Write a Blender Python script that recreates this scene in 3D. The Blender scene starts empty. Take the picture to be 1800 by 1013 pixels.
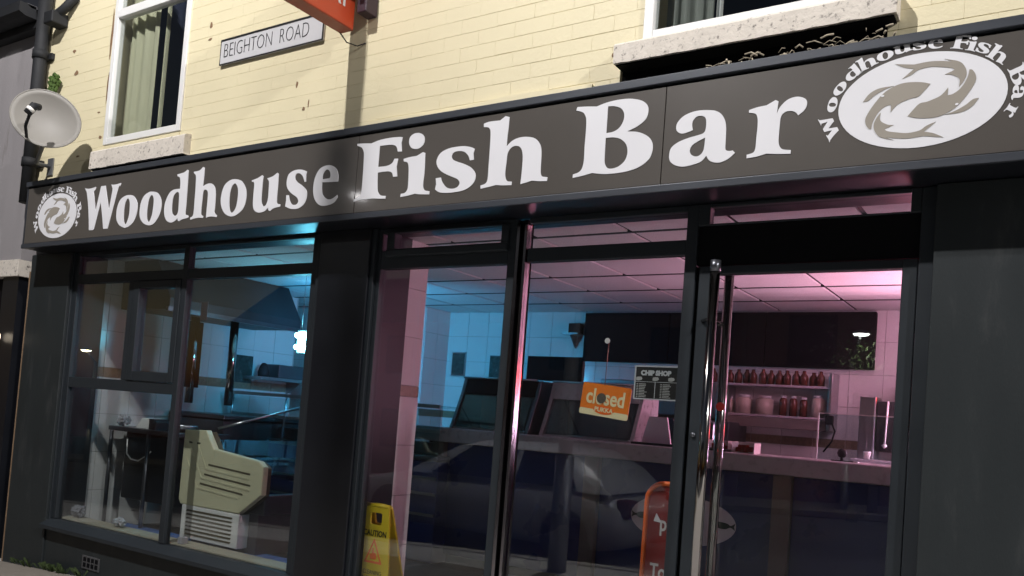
import bpy, bmesh, math, random
from mathutils import Vector, Matrix
random.seed(7)
S = bpy.context.scene
COL = S.collection

# ------------------------------------------------------------------ camera, world, light, exposure
def set_camera():
    yaw, pitch, roll = -0.5782, 0.0404, 0.0756
    f = Vector((math.sin(yaw), math.cos(yaw), 0)); r = Vector((math.cos(yaw), -math.sin(yaw), 0)); u = Vector((0, 0, 1))
    f2 = f*math.cos(pitch)+u*math.sin(pitch); u2 = -f*math.sin(pitch)+u*math.cos(pitch)
    r3 = r*math.cos(roll)+u2*math.sin(roll); u3 = -r*math.sin(roll)+u2*math.cos(roll)
    cd = bpy.data.cameras.new('camera'); c = bpy.data.objects.new('camera', cd); COL.objects.link(c)
    M = Matrix((r3, u3, -f2)).transposed().to_4x4(); M.translation = Vector((0, -3.6, 1.5))
    c.matrix_world = M
    cd.sensor_width = 36; cd.lens = 36*1486.5/1800
    cd.shift_y = (674.16-506.5)/1800
    cd.clip_start = .05; cd.clip_end = 500
    S.camera = c
set_camera()
W = bpy.data.worlds.new('World'); S.world = W; W.use_nodes = True
nt = W.node_tree; nt.nodes.clear()
sky = nt.nodes.new('ShaderNodeTexSky'); sky.sky_type = 'NISHITA'; sky.sun_disc = False
sky.sun_elevation = math.radians(-3.0); sky.sun_rotation = math.radians(200)
bg = nt.nodes.new('ShaderNodeBackground'); bg.inputs[1].default_value = 0.5
wo = nt.nodes.new('ShaderNodeOutputWorld')
nt.links.new(sky.outputs[0], bg.inputs[0]); nt.links.new(bg.outputs[0], wo.inputs[0])
S.view_settings.view_transform = 'Standard'; S.view_settings.look = 'None'
S.view_settings.gamma = 1; S.view_settings.use_curve_mapping = False
S.view_settings.exposure = 0.0
S.cycles.use_denoising = True
S.cycles.max_bounces = 8; S.cycles.glossy_bounces = 5; S.cycles.transparent_max_bounces = 24
S.cycles.sample_clamp_indirect = 6

LAMP_POWER = 2550          # main street lamp
CYAN_POWER = 6.5
PINK_POWER = 185

# ------------------------------------------------------------------ materials
def new_mat(name):
    m = bpy.data.materials.new(name); m.use_nodes = True
    n = m.node_tree; n.nodes.clear()
    o = n.nodes.new('ShaderNodeOutputMaterial'); p = n.nodes.new('ShaderNodeBsdfPrincipled')
    n.links.new(p.outputs[0], o.inputs[0])
    return m, n, p, o
def mat(name, col, rough=.5, metal=0, var=.12, scale=6, bump=.0, bscale=60, dirt=None, dirt_amt=.0, dscale=3, spec=.5, coat=0, aniso=None):
    m, n, p, o = new_mat(name)
    p.inputs['Metallic'].default_value = metal; p.inputs['Specular IOR Level'].default_value = spec
    if coat: p.inputs['Coat Weight'].default_value = coat; p.inputs['Coat Roughness'].default_value = .06
    tc = n.nodes.new('ShaderNodeTexCoord')
    mp = n.nodes.new('ShaderNodeMapping'); n.links.new(tc.outputs['Object'], mp.inputs[0])
    if aniso: mp.inputs['Scale'].default_value = aniso
    nz = n.nodes.new('ShaderNodeTexNoise'); nz.inputs['Scale'].default_value = scale; nz.inputs['Detail'].default_value = 6
    n.links.new(mp.outputs[0], nz.inputs[0])
    mx = n.nodes.new('ShaderNodeMix'); mx.data_type = 'RGBA'
    c = Vector(col)
    mx.inputs[6].default_value = (*[max(0, x*(1-var)) for x in c], 1); mx.inputs[7].default_value = (*[min(1, x*(1+var)) for x in c], 1)
    n.links.new(nz.outputs[0], mx.inputs[0]); last = mx.outputs[2]
    if dirt:
        d = n.nodes.new('ShaderNodeTexNoise'); d.inputs['Scale'].default_value = dscale; d.inputs['Detail'].default_value = 10; d.inputs['Roughness'].default_value = .7
        n.links.new(mp.outputs[0], d.inputs[0])
        cr = n.nodes.new('ShaderNodeValToRGB'); cr.color_ramp.elements[0].position = .72-dirt_amt; cr.color_ramp.elements[1].position = .78-dirt_amt*.6
        n.links.new(d.outputs[0], cr.inputs[0])
        m2 = n.nodes.new('ShaderNodeMix'); m2.data_type = 'RGBA'; n.links.new(cr.outputs[0], m2.inputs[0])
        n.links.new(last, m2.inputs[6]); m2.inputs[7].default_value = (*dirt, 1); last = m2.outputs[2]
    n.links.new(last, p.inputs['Base Color'])
    rr = n.nodes.new('ShaderNodeMapRange'); rr.inputs[3].default_value = max(.02, rough*.8); rr.inputs[4].default_value = min(1, rough*1.25)
    n.links.new(nz.outputs[0], rr.inputs[0]); n.links.new(rr.outputs[0], p.inputs['Roughness'])
    if bump:
        b2 = n.nodes.new('ShaderNodeTexNoise'); b2.inputs['Scale'].default_value = bscale; b2.inputs['Detail'].default_value = 8
        n.links.new(mp.outputs[0], b2.inputs[0])
        bp = n.nodes.new('ShaderNodeBump'); bp.inputs['Strength'].default_value = bump; bp.inputs['Distance'].default_value = .004
        n.links.new(b2.outputs[0], bp.inputs['Height']); n.links.new(bp.outputs[0], p.inputs['Normal'])
    return m
def emis(name, col, st):
    m, n, p, o = new_mat(name)
    p.inputs['Base Color'].default_value = (*[min(1, c) for c in col], 1)
    p.inputs['Emission Color'].default_value = (*col, 1); p.inputs['Emission Strength'].default_value = st
    return m
def glass(name, tint=(.9, .93, .92), rough=.0, extra=1.0, smear=.0):
    m, n, p, o = new_mat(name); n.nodes.remove(p)
    g = n.nodes.new('ShaderNodeNewGeometry'); f = n.nodes.new('ShaderNodeFresnel')
    mr = n.nodes.new('ShaderNodeMapRange'); mr.inputs[3].default_value = 1.5; mr.inputs[4].default_value = 1/1.5
    n.links.new(g.outputs['Backfacing'], mr.inputs[0]); n.links.new(mr.outputs[0], f.inputs[0])
    t = n.nodes.new('ShaderNodeBsdfTransparent'); t.inputs[0].default_value = (*tint, 1)
    gl = n.nodes.new('ShaderNodeBsdfGlossy'); gl.inputs['Roughness'].default_value = rough
    mul = n.nodes.new('ShaderNodeMath'); mul.operation = 'MULTIPLY'; mul.inputs[1].default_value = extra; mul.use_clamp = True
    n.links.new(f.outputs[0], mul.inputs[0])
    mx = n.nodes.new('ShaderNodeMixShader'); n.links.new(mul.outputs[0], mx.inputs[0])
    n.links.new(t.outputs[0], mx.inputs[1]); n.links.new(gl.outputs[0], mx.inputs[2])
    last = mx.outputs[0]
    if smear:
        tc = n.nodes.new('ShaderNodeTexCoord'); nz = n.nodes.new('ShaderNodeTexNoise'); nz.inputs['Scale'].default_value = 2.2; nz.inputs['Detail'].default_value = 7
        n.links.new(tc.outputs['Object'], nz.inputs[0])
        cr = n.nodes.new('ShaderNodeMapRange'); cr.inputs[1].default_value = .4; cr.inputs[2].default_value = .8; cr.inputs[3].default_value = smear*.4; cr.inputs[4].default_value = smear
        n.links.new(nz.outputs[0], cr.inputs[0])
        df = n.nodes.new('ShaderNodeBsdfDiffuse'); df.inputs[0].default_value = (.7, .7, .7, 1)
        m3 = n.nodes.new('ShaderNodeMixShader'); n.links.new(cr.outputs[0], m3.inputs[0]); n.links.new(last, m3.inputs[1]); n.links.new(df.outputs[0], m3.inputs[2]); last = m3.outputs[0]
    n.links.new(last, o.inputs[0])
    return m

M = dict(
 cream=mat('cream_paint', (.70, .63, .42), .62, var=.09, scale=1.6, bump=.5, bscale=45, dirt=(.20, .13, .07), dirt_amt=.035, dscale=5),
 mortar=mat('cream_mortar', (.65, .585, .385), .8, var=.10, scale=14, bump=.5, bscale=80),
 stone=mat('painted_stone', (.62, .57, .50), .8, var=.12, scale=18, bump=.7, bscale=55, dirt=(.05, .042, .038), dirt_amt=.17, dscale=34),
 anth=mat('anthracite_paint', (.0155, .0195, .021), .50, var=.12, scale=2.5, bump=.15, bscale=70, dirt=(.030, .033, .034), dirt_amt=.17, dscale=2.6, aniso=(2.5, 2.5, .7), spec=.35),
 frame=mat('anthracite_frame', (.015, .019, .023), .45, var=.15, scale=5, bump=.05, bscale=90, spec=.35),
 reveal=mat('bright_aluminium_reveal', (.24, .22, .23), .2, metal=1, var=.08, scale=10),
 black=mat('black_gloss_paint', (.006, .007, .010), .34, var=.3, scale=3),
 fascia=mat('fascia_panel', (.073, .065, .057), .30, var=.2, scale=1.2, bump=.03, bscale=200, dirt=(.088, .082, .073), dirt_amt=.05, dscale=9, coat=.25),
 trim=mat('fascia_trim', (.045, .050, .060), .42, metal=.3, var=.15, scale=8, bump=.05, aniso=(.3, 3, 3)),
 vinyl=mat('white_vinyl', (.68, .68, .70), .32, var=.03, scale=4),
 fish=mat('taupe_vinyl', (.28, .255, .215), .35, var=.05, scale=6),
 upvc=mat('white_upvc', (.72, .72, .70), .35, var=.04, scale=5, bump=.03, dirt=(.4, .38, .32), dirt_amt=.02, dscale=8),
 render_grey=mat('grey_render', (.27, .255, .26), .9, var=.12, scale=3, bump=.6, bscale=90, dirt=(.17, .155, .15), dirt_amt=.12, dscale=2.5, aniso=(3, 3, .5)),
 pipe=mat('black_pipe', (.007, .008, .010), .7, var=.2),
 moss=mat('moss_green', (.045, .085, .012), .9, var=.5, scale=30, bump=1, bscale=90),
 dish=mat('dish_grey', (.20, .19, .17), .6, var=.08, scale=5, dirt=(.22, .19, .15), dirt_amt=.08, dscale=6),
 red=mat('orange_red_sign', (.44, .05, .014), .38, var=.06, scale=6, dirt=(.25, .03, .01), dirt_amt=.05),
 redside=mat('dull_red_sign_side', (.26, .045, .022), .5, var=.15, scale=9),
 signwhite=mat('sign_white', (.56, .56, .57), .5, var=.05),
 black_ink=mat('black_ink', (.012, .012, .012), .5, var=.1),
 tile_w=mat('white_wall_tile', (.66, .65, .63), .18, var=.04, scale=2),
 grout=mat('grey_grout', (.40, .39, .37), .9, var=.15),
 tile_b=mat('brown_border_tile', (.23, .17, .11), .35, var=.4, scale=40, dirt=(.40, .33, .25), dirt_amt=.1, dscale=30),
 ctile=mat('ceiling_tile', (.72, .71, .70), .9, var=.04, scale=6, bump=.3, bscale=60),
 grid=mat('dark_ceiling_grid', (.012, .012, .015), .6, var=.1),
 floor=mat('dark_floor_vinyl', (.035, .036, .042), .35, var=.2, scale=9),
 steel=mat('brushed_steel', (.42, .42, .43), .30, metal=1, var=.08, scale=9, aniso=(.2, 4, 4)),
 dsteel=mat('dark_steel', (.13, .135, .15), .34, metal=.9, var=.15, scale=6, aniso=(.3, 3, 3)),
 chrome=mat('chrome', (.36, .34, .32), .09, metal=1, var=.04),
 navy=mat('navy_counter_panel', (.012, .026, .13), .28, var=.08, scale=3),
 ctop=mat('grey_counter_top', (.40, .37, .385), .28, var=.1, scale=22),
 taupe=mat('taupe_laminate', (.15, .13, .115), .35, var=.08, scale=12, aniso=(1, 1, 5)),
 beige=mat('beige_plastic', (.60, .57, .38), .45, var=.04, scale=3, dirt=(.48, .44, .28), dirt_amt=.04, dscale=6),
 slot=mat('dark_slot', (.09, .075, .045), .8),
 whitep=mat('white_enamel', (.72, .71, .68), .4, var=.04, scale=5),
 yellow=mat('yellow_plastic', (.66, .50, .022), .4, var=.06, scale=5, bump=.04, dirt=(.42, .31, .02), dirt_amt=.06, dscale=9),
 orange=mat('orange_print', (.80, .20, .018), .42, var=.04, scale=4),
 orange_f=mat('orange_powder_coat', (.85, .14, .012), .35, var=.06, scale=5, bump=.05),
 board_red=mat('dark_red_board', (.16, .012, .010), .22, var=.15, scale=3),
 cream_print=mat('cream_print', (.78, .70, .42), .5, var=.03),
 grey_print=mat('grey_print', (.45, .44, .42), .5, var=.1),
 curtain=mat('cream_curtain', (.55, .53, .36), .9, var=.1, scale=4, aniso=(6, 6, .6)),
 blackr=mat('black_void', (.004, .004, .005), .9, spec=.1),
 dkwood=mat('dark_board', (.006, .005, .007), .7, var=.2, spec=.12),
 blue=mat('blue_mat', (.05, .11, .28), .55, var=.15),
 ledge=mat('cream_ledge', (.36, .33, .25), .6, var=.15, scale=12, dirt=(.18, .15, .1), dirt_amt=.1),
 asphalt=mat('asphalt', (.050, .050, .052), .9, var=.3, scale=40, bump=.8, bscale=120),
 paving=mat('paving_slab', (.17, .15, .125), .85, var=.2, scale=14, bump=.7, bscale=70, dirt=(.08, .075, .06), dirt_amt=.12, dscale=6),
 kerb=mat('kerb_stone', (.27, .26, .24), .85, var=.2, scale=12, bump=.6),
 carp=mat('silver_car_paint', (.30, .31, .33), .3, metal=.15, var=.04, coat=.8),
 cglass=mat('dark_car_glass', (.006, .007, .009), .05, var=.1),
 rubber=mat('tyre_rubber', (.015, .015, .015), .8),
 alloy=mat('alloy_wheel', (.35, .35, .36), .3, metal=1),
 lampred=mat('tail_lamp_red', (.07, .006, .006), .15),
 lens=mat('lamp_lens', (.5, .5, .5), .1),
 brickred=mat('red_brick', (.10, .045, .03), .85, var=.3, scale=10, bump=.5),
 slate=mat('slate_roof', (.05, .05, .055), .7, var=.3, scale=10),
 bark=mat('bark', (.07, .05, .035), .9, var=.3, bump=.8, bscale=40),
 leaf=mat('leaf_green', (.045, .07, .022), .6, var=.4, scale=3),
 pole=mat('galvanised_pole', (.22, .23, .24), .45, metal=.7, var=.15),
 wood=mat('weathered_brown_wood', (.20, .13, .075), .8, var=.35, scale=30, bump=.6, aniso=(3, 3, .6)),
 wrap=mat('crumpled_paper', (.34, .34, .36), .6, var=.25, bump=.5, bscale=20),
 bottle=mat('dark_sauce_bottle', (.10, .03, .02), .25, var=.3),
 jar=mat('jar_contents', (.42, .36, .30), .3, var=.2),
 sauce=mat('red_sauce', (.28, .012, .01), .25, var=.2),
 tub=mat('clear_white_tub', (.66, .62, .60), .25, var=.05),
 dgreen=mat('dark_green_print', (.01, .035, .02), .4),
 glasscase=glass('display_glass', (.80, .90, .90), extra=1.6),
 glass=glass('window_glass', (.86, .88, .88), extra=1.45, smear=.003),
 upglass=glass('upper_window_glass', (.88, .9, .9), extra=1.3),
 terracotta=mat('airbrick', (.05, .05, .052), .8, var=.3, bump=.4),
 picture=mat('dark_picture', (.035, .06, .055), .25, var=.9, scale=28),
 purple=mat('lilac_notice', (.35, .27, .34), .6),
 bracket=mat('dark_purple_bracket', (.028, .012, .022), .5),
)

# ------------------------------------------------------------------ mesh helpers
def link(name, me, m=None, parent=None):
    o = bpy.data.objects.new(name, me); COL.objects.link(o)
    if m is not None and me is not None and not me.materials: me.materials.append(m)
    if parent: o.parent = parent
    return o
def tag(o, label=None, cat=None, group=None, kind=None):
    if label: o['label'] = label
    if cat: o['category'] = cat
    if group: o['group'] = group
    if kind: o['kind'] = kind
    return o
def empty(name, label, cat, loc=(0, 0, 0), group=None):
    o = bpy.data.objects.new(name, None); COL.objects.link(o); o.location = loc; o.empty_display_size = .1
    return tag(o, label, cat, group)
class B:
    """a bmesh collector in world coordinates"""
    def __init__(s): s.b = bmesh.new()
    def box(s, x0, x1, y0, y1, z0, z1, bev=0, rot=None, piv=None, tri=None):
        c = bmesh.ops.create_cube(s.b, size=1)['verts']
        for v in c: v.co = Vector(((x0+x1)/2+v.co.x*(x1-x0), (y0+y1)/2+v.co.y*(y1-y0), (z0+z1)/2+v.co.z*(z1-z0)))
        if bev:
            es = list({e for v in c for e in v.link_edges})
            r = bmesh.ops.bevel(s.b, geom=es, offset=bev, segments=2, affect='EDGES', profile=.5)
            c = r['verts']
        if rot is not None:
            p = Vector(piv)
            for v in c: v.co = rot @ (v.co-p)+p
        return s
    def prism(s, pts, axis, a0, a1, bev=0):
        """2D polygon extruded along axis: 'y' pts=(x,z); 'x' pts=(y,z); 'z' pts=(x,y)"""
        def P(p, a): return {'y': (p[0], a, p[1]), 'x': (a, p[0], p[1]), 'z': (p[0], p[1], a)}[axis]
        v0 = [s.b.verts.new(P(p, a0)) for p in pts]; v1 = [s.b.verts.new(P(p, a1)) for p in pts]
        n = len(pts); fs = [s.b.faces.new(v0), s.b.faces.new(v1[::-1])]
        for i in range(n): fs.append(s.b.faces.new((v0[i], v1[i], v1[(i+1) % n], v0[(i+1) % n])))
        bmesh.ops.recalc_face_normals(s.b, faces=fs)
        if bev:
            es = list({e for f in fs[:2] for e in f.edges})
            bmesh.ops.bevel(s.b, geom=es, offset=bev, segments=2, affect='EDGES', profile=.5)
        return s
    def tube(s, pts, r, n=10, caps=True):
        pts = [Vector(p) for p in pts]; rs = r if isinstance(r, (list, tuple)) else [r]*len(pts)
        rings = []
        t0 = (pts[1]-pts[0]).normalized(); a = t0.orthogonal().normalized()
        for i, p in enumerate(pts):
            t = ((pts[min(i+1, len(pts)-1)]-pts[max(i-1, 0)])).normalized()
            a = (a-t*a.dot(t)).normalized(); b = t.cross(a)
            rings.append([s.b.verts.new(p+(a*math.cos(2*math.pi*k/n)+b*math.sin(2*math.pi*k/n))*rs[i]) for k in range(n)])
        fs = []
        for i in range(len(rings)-1):
            for k in range(n): fs.append(s.b.faces.new((rings[i][k], rings[i][(k+1) % n], rings[i+1][(k+1) % n], rings[i+1][k])))
        for f in fs: f.smooth = True
        if caps: s.b.faces.new(rings[0][::-1]); s.b.faces.new(rings[-1])
        return s
    def lathe(s, prof, c, n=20, axis='z'):
        """prof = [(r,h)...] around axis through c"""
        rings = []
        for r, h in prof:
            ring = []
            for k in range(n):
                a = 2*math.pi*k/n; q = (r*math.cos(a), r*math.sin(a), h)
                if axis == 'y': q = (q[0], q[2], q[1])
                if axis == 'x': q = (q[2], q[0], q[1])
                ring.append(s.b.verts.new(Vector(c)+Vector(q)))
            rings.append(ring)
        for i in range(len(rings)-1):
            for k in range(n):
                f = s.b.faces.new((rings[i][k], rings[i][(k+1) % n], rings[i+1][(k+1) % n], rings[i+1][k])); f.smooth = True
        if prof[0][0] > 1e-4: s.b.faces.new(rings[0][::-1])
        if prof[-1][0] > 1e-4: s.b.faces.new(rings[-1])
        return s
    def poly(s, vs, faces):
        v = [s.b.verts.new(p) for p in vs]
        for f in faces: s.b.faces.new([v[i] for i in f])
        return s
    def mesh(s, name):
        bmesh.ops.recalc_face_normals(s.b, faces=s.b.faces)
        me = bpy.data.meshes.new(name); s.b.to_mesh(me); s.b.free(); return me
    def obj(s, name, m, parent=None):
        me = s.mesh(name); o = link(name, me, m); 
        if parent: setp(o, parent)
        return o
def wloc(o):
    v = Vector(o.location)
    while o.parent: o = o.parent; v = v+Vector(o.location)
    return v
def setp(o, parent):
    """parent keeping world place: every object here is only translated, never rotated"""
    o.parent = parent; o.location = Vector(o.location)-wloc(parent)
    return o
def top(o, label, cat, group=None):
    """single-mesh thing whose mesh is in world coords: recentre its origin at its base"""
    me = o.data; xs = [v.co for v in me.vertices]
    c = Vector((sum(v.x for v in xs)/len(xs), sum(v.y for v in xs)/len(xs), min(v.z for v in xs)))
    me.transform(Matrix.Translation(-c)); o.location = c
    return tag(o, label, cat, group)
def bx(name, m, parent, *a, bev=0): return B().box(*a, bev=bev).obj(name, m, parent)

def catmull(P, closed=True, k=5):
    """P: list of (x,y,corner)"""
    n = len(P); out = []
    for i in range(n):
        p1, p2 = P[i], P[(i+1) % n]
        if p1[2] and p2[2]: out.append((p1[0], p1[1])); continue
        p0 = P[i-1] if not p1[2] else (2*p1[0]-p2[0], 2*p1[1]-p2[1]); p3 = P[(i+2) % n] if not p2[2] else (2*p2[0]-p1[0], 2*p2[1]-p1[1])
        if p1[2]: p0 = (p1[0]-(p2[0]-p1[0])*.3, p1[1]-(p2[1]-p1[1])*.3)
        if p2[2]: p3 = (p2[0]+(p2[0]-p1[0])*.3, p2[1]+(p2[1]-p1[1])*.3)
        for j in range(k):
            t = j/k
            out.append(tuple(.5*((2*p1[a])+(-p0[a]+p2[a])*t+(2*p0[a]-5*p1[a]+4*p2[a]-p3[a])*t*t+(-p0[a]+3*p1[a]-3*p2[a]+p3[a])*t**3) for a in (0, 1)))
    return out
def curve_mesh(name, loops, ext=.001):
    cu = bpy.data.curves.new(name, 'CURVE'); cu.dimensions = '2D'; cu.fill_mode = 'BOTH'; cu.extrude = ext
    for L in loops:
        s = cu.splines.new('POLY'); s.points.add(len(L)-1)
        for i, p in enumerate(L): s.points[i].co = (p[0], p[1], 0, 1)
        s.use_cyclic_u = True
    return conv(cu, name)
def text_mesh(name, txt, size=1, ext=.001, bold=0, align='CENTER', sx=1, shear=0):
    cu = bpy.data.curves.new(name, 'FONT'); cu.body = txt; cu.size = size; cu.extrude = ext; cu.align_x = align; cu.align_y = 'CENTER'; cu.offset = bold; cu.shear = shear
    cu.resolution_u = 3
    me = conv(cu, name)
    if sx != 1: me.transform(Matrix.Diagonal((sx, 1, 1, 1)))
    return me
def conv(cu, name):
    o = bpy.data.objects.new(name, cu); COL.objects.link(o)
    dg = bpy.context.evaluated_depsgraph_get(); me = bpy.data.meshes.new_from_object(o.evaluated_get(dg))
    bpy.data.objects.remove(o); bpy.data.curves.remove(cu); me.name = name; me.materials.clear(); return me
FRONT = Matrix(((1, 0, 0, 0), (0, 0, -1, 0), (0, 1, 0, 0), (0, 0, 0, 1)))     # xy art -> facade facing -Y
SIDE = Matrix(((0, 0, 1, 0), (1, 0, 0, 0), (0, 1, 0, 0), (0, 0, 0, 1)))       # xy art -> facing +X, reading towards +Y
def art(name, me, m, parent, loc, basis=FRONT, tilt=0):
    me.transform(basis @ Matrix.Rotation(tilt, 4, 'Z')); o = link(name, me, m); o.location = loc
    return setp(o, parent) if parent else o

# ------------------------------------------------------------------ the street
def gz(x): return .04+.05*(x+7.15)
def slope_sheet(name, m, x0, x1, y0, y1, dz, fall=0.0, thick=.1, n=1):
    b = B(); vs = []
    for (x, y) in ((x0, y0), (x1, y0), (x1, y1), (x0, y1)): vs.append((x, y, gz(x)+dz+fall*y))
    vs += [(v[0], v[1], v[2]-thick) for v in vs]
    b.poly(vs, [(0, 1, 2, 3), (7, 6, 5, 4), (0, 4, 5, 1), (1, 5, 6, 2), (2, 6, 7, 3), (3, 7, 4, 0)])
    return b.obj(name, m)
tag(slope_sheet('ground', M['asphalt'], -120, 120, -120, -16.2, -.35), kind='structure')
tag(slope_sheet('road', M['asphalt'], -120, 60, -13.2, -3.6, -.17), kind='structure')
pav = tag(slope_sheet('pavement', M['grout'], -40, 30, -3.42, 1.0, -.012, .012), kind='structure')
tag(slope_sheet('kerb', M['kerb'], -40, 30, -3.6, -3.42, -.045), kind='structure')
tag(slope_sheet('far_pavement', M['paving'], -60, 40, -16.2, -13.2, -.05), kind='structure')
for i in range(9):
    for j in range(4):
        x0 = -9.6+i*.62; y0 = -.03-(j+1)*.62
        o = slope_sheet('paving_slab', M['paving'], x0+.005, x0+.612, y0+.005, y0+.612, random.uniform(-.002, .003), .012, .05); setp(o, pav)
# weeds along the foot of the wall
b = B()
for i in range(46):
    x = random.choice([random.uniform(-7.0, -5.9), random.uniform(-6.45, -6.15)]); y = random.uniform(-.05, -.005)
    for k in range(4):
        a = random.uniform(0, 6.28); h = random.uniform(.02, .07); w = .006
        dx, dy = math.cos(a)*h*.7, -abs(math.sin(a))*h*.6
        z = gz(x)-.005
        b.poly([(x-w, y, z), (x+w, y, z), (x+dx+w*.6, y+dy, z+h), (x+dx*1.5, y+dy*1.4, z+h*.9)], [(0, 1, 2), (0, 2, 3)])
o = b.obj('weeds', M['leaf']); tag(o, 'small weeds growing along the foot of the dark shopfront', 'weeds', kind='stuff')

# ------------------------------------------------------------------ the shop building
BLD = empty('shop_building', 'cream painted brick building with dark grey shopfront on the ground floor', 'building', (-3.5, .1, gz(-3.5)))
ZT = 5.0
openings = [(-6.33, -5.17, 3.06, 3.16), (-6.25, -5.30, 3.345, ZT), (-1.75, -.68, 3.33, ZT), (-1.86, -.66, 3.06, 3.215)]
wall = B()
xs = [-7.20, -6.25, -5.30, -1.86, -1.75, -.68, -.66, 1.6]
def wall_piece(x0, x1, z0, z1): wall.box(x0, x1, .0028, .26, z0, z1)
wall_piece(-7.20, -6.25, 2.6, ZT); wall_piece(-6.25, -5.30, 2.6, 3.345); wall_piece(-5.30, -1.86, 2.6, ZT)
wall_piece(-1.86, -1.75, 3.215, ZT); wall_piece(-1.86, -.66, 2.6, 3.06); wall.box(-1.86, -.66, .035, .26, 3.06, 3.215); wall_piece(-1.75, -.68, 3.215, 3.33)
wall_piece(-.68, -.66, 3.215, ZT); wall_piece(-.66, 1.6, 2.6, ZT)
wallo = wall.obj('upper_wall', M['mortar'], BLD)
bx('gap_shade', M['blackr'], wallo, -1.86, -.66, .0225, .0345, 3.06, 3.2145); bx('gap_shade', M['blackr'], wallo, -6.33, -5.17, -.001, .0034, 3.06, 3.155)  # black plates put in as the shade of the gaps below both sills
bm_ = []
L_, H_ = .235, .08
rows = int((ZT-3.02)/H_)
for r in range(rows):
    z0 = 3.02+r*H_; off = (r % 2)*L_/2
    x = -7.20-off
    while x < 1.58:
        a, c = max(x, -7.20), min(x+L_, 1.6)
        segs = [(a, c)]
        for (ox0, ox1, oz0, oz1) in openings:
            if z0+H_ > oz0+.02 and z0 < oz1-.02:
                ns = []
                for (p, q) in segs:
                    if q <= ox0 or p >= ox1: ns.append((p, q)); continue
                    if p < ox0: ns.append((p, ox0))
                    if q > ox1: ns.append((ox1, q))
                segs = ns
        for (p, q) in segs:
            if q-p > .03: bm_.append((p, q, z0))
        x += L_
bm_.sort(key=lambda t: (Vector(((t[0]+t[1])/2, 3.6, t[2]-1.5)).length))
def brick_box(b, p, q, z0):
    d = random.uniform(-.0012, .0012); g = random.uniform(.0016, .0036)
    b.box(p+g, q-g, d, .02, z0+g+random.uniform(0, .001), z0+H_-g, bev=.0022)
for i, (p, q, z0) in enumerate(bm_[:300]):
    b = B(); b.box(p+random.uniform(.0000, .0004), q-random.uniform(.0001, .0005), random.uniform(-.0004, .0004), .02, z0+random.uniform(.0002, .0016), z0+H_-random.uniform(.0002, .0012), bev=.0012)
    b.obj('brick', M['cream'], wallo)
b = B()
for (p, q, z0) in bm_[300:]: b.box(p+random.uniform(.0000, .0004), q-random.uniform(.0001, .0005), random.uniform(-.0004, .0004), .02, z0+random.uniform(.0002, .0016), z0+H_-random.uniform(.0002, .0012))
tag(b.obj('brickwork', M['cream'], wallo), kind='stuff')
# chipped patches where the paint has come off the brick
b = B()
for (x, z, w, h) in ((-5.06, 4.06, .035, .05), (-5.06, 3.96, .05, .02), (-4.14, 3.50, .02, .05), (-4.02, 3.36, .012, .06), (-4.06, 3.33, .03, .03), (-6.74, 3.99, .07, .05), (-6.80, 4.18, .05, .03), (-6.28, 4.25, .03, .5), (-6.27, 3.8, .025, .3), (-6.31, 3.42, .05, .03), (-6.36, 3.62, .05, .012), (-1.90, 3.30, .03, .04), (-.62, 3.38, .06, .18), (-3.05, 3.9, .02, .01), (-.3, 3.62, .12, .02), (-6.6, 3.3, .06, .012)):
    n = 9; pts = []
    for k in range(n):
        a = 2*math.pi*k/n; rr = random.uniform(.55, 1.1); pts.append((x+math.cos(a)*w/2*rr, z+math.sin(a)*h/2*rr))
    b.prism(pts, 'y', -.0028, .004)
b.obj('bare_patches', mat('bare_brick', (.20, .12, .065), .9, var=.5, scale=50, bump=.6), wallo)
# broken mortar line just above the fascia: ragged fillet with a dark gap
b = B(); up = []; lo = []
x = -3.5
while x < -1.95:
    up.append((x, 3.155+.01*math.sin(x*7)+(x+3.5)*.012)); lo.append((x, 3.105+random.uniform(-.006, .006)+(x+3.5)*.014-(.02 if x < -3.1 else 0))); x += .06
b.prism(up+lo[::-1], 'y', -.022, -.0035); b.obj('mortar_fillet', M['cream'], wallo)
b = B()
for i in range(len(lo)-1):
    if random.random() < .8:
        t = random.uniform(.003, .011)
        b.prism([(lo[i][0], lo[i][1]-t), (lo[i+1][0], lo[i+1][1]-t*.6), (lo[i+1][0], lo[i+1][1]+.001), (lo[i][0], lo[i][1]+.001)], 'y', -.0035, .002)
b.obj('mortar_crack', M['blackr'], wallo)

# upper windows
def upper_window(x0, x1, z0, ztr, inner):
    f = B(); w = .05
    f.box(x0, x0+w, -.012, .05, z0, ZT, bev=.004).box(x1-w, x1, -.012, .05, z0, ZT, bev=.004)
    f.box(x0+w, x1-w, -.012, .05, z0, z0+w, bev=.004)
    if ztr: f.box(x0+w, x1-w, -.014, .05, ztr, ztr+.065, bev=.004)
    fr = f.obj('window', M['upvc'], BLD)
    bx('pane', M['upglass'], fr, x0+w, x1-w, .016, .022, z0+w, ZT)
    # the dark room behind
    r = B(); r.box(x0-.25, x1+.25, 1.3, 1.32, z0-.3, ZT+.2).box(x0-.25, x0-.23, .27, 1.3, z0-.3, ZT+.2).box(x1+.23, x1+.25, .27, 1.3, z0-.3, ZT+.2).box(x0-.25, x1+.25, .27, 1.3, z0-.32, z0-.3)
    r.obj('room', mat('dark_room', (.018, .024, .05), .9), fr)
    return fr
w1 = upper_window(-6.25, -5.30, 3.345, 4.335, 0)
w2 = upper_window(-1.75, -.68, 3.33, None, 0)
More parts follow.
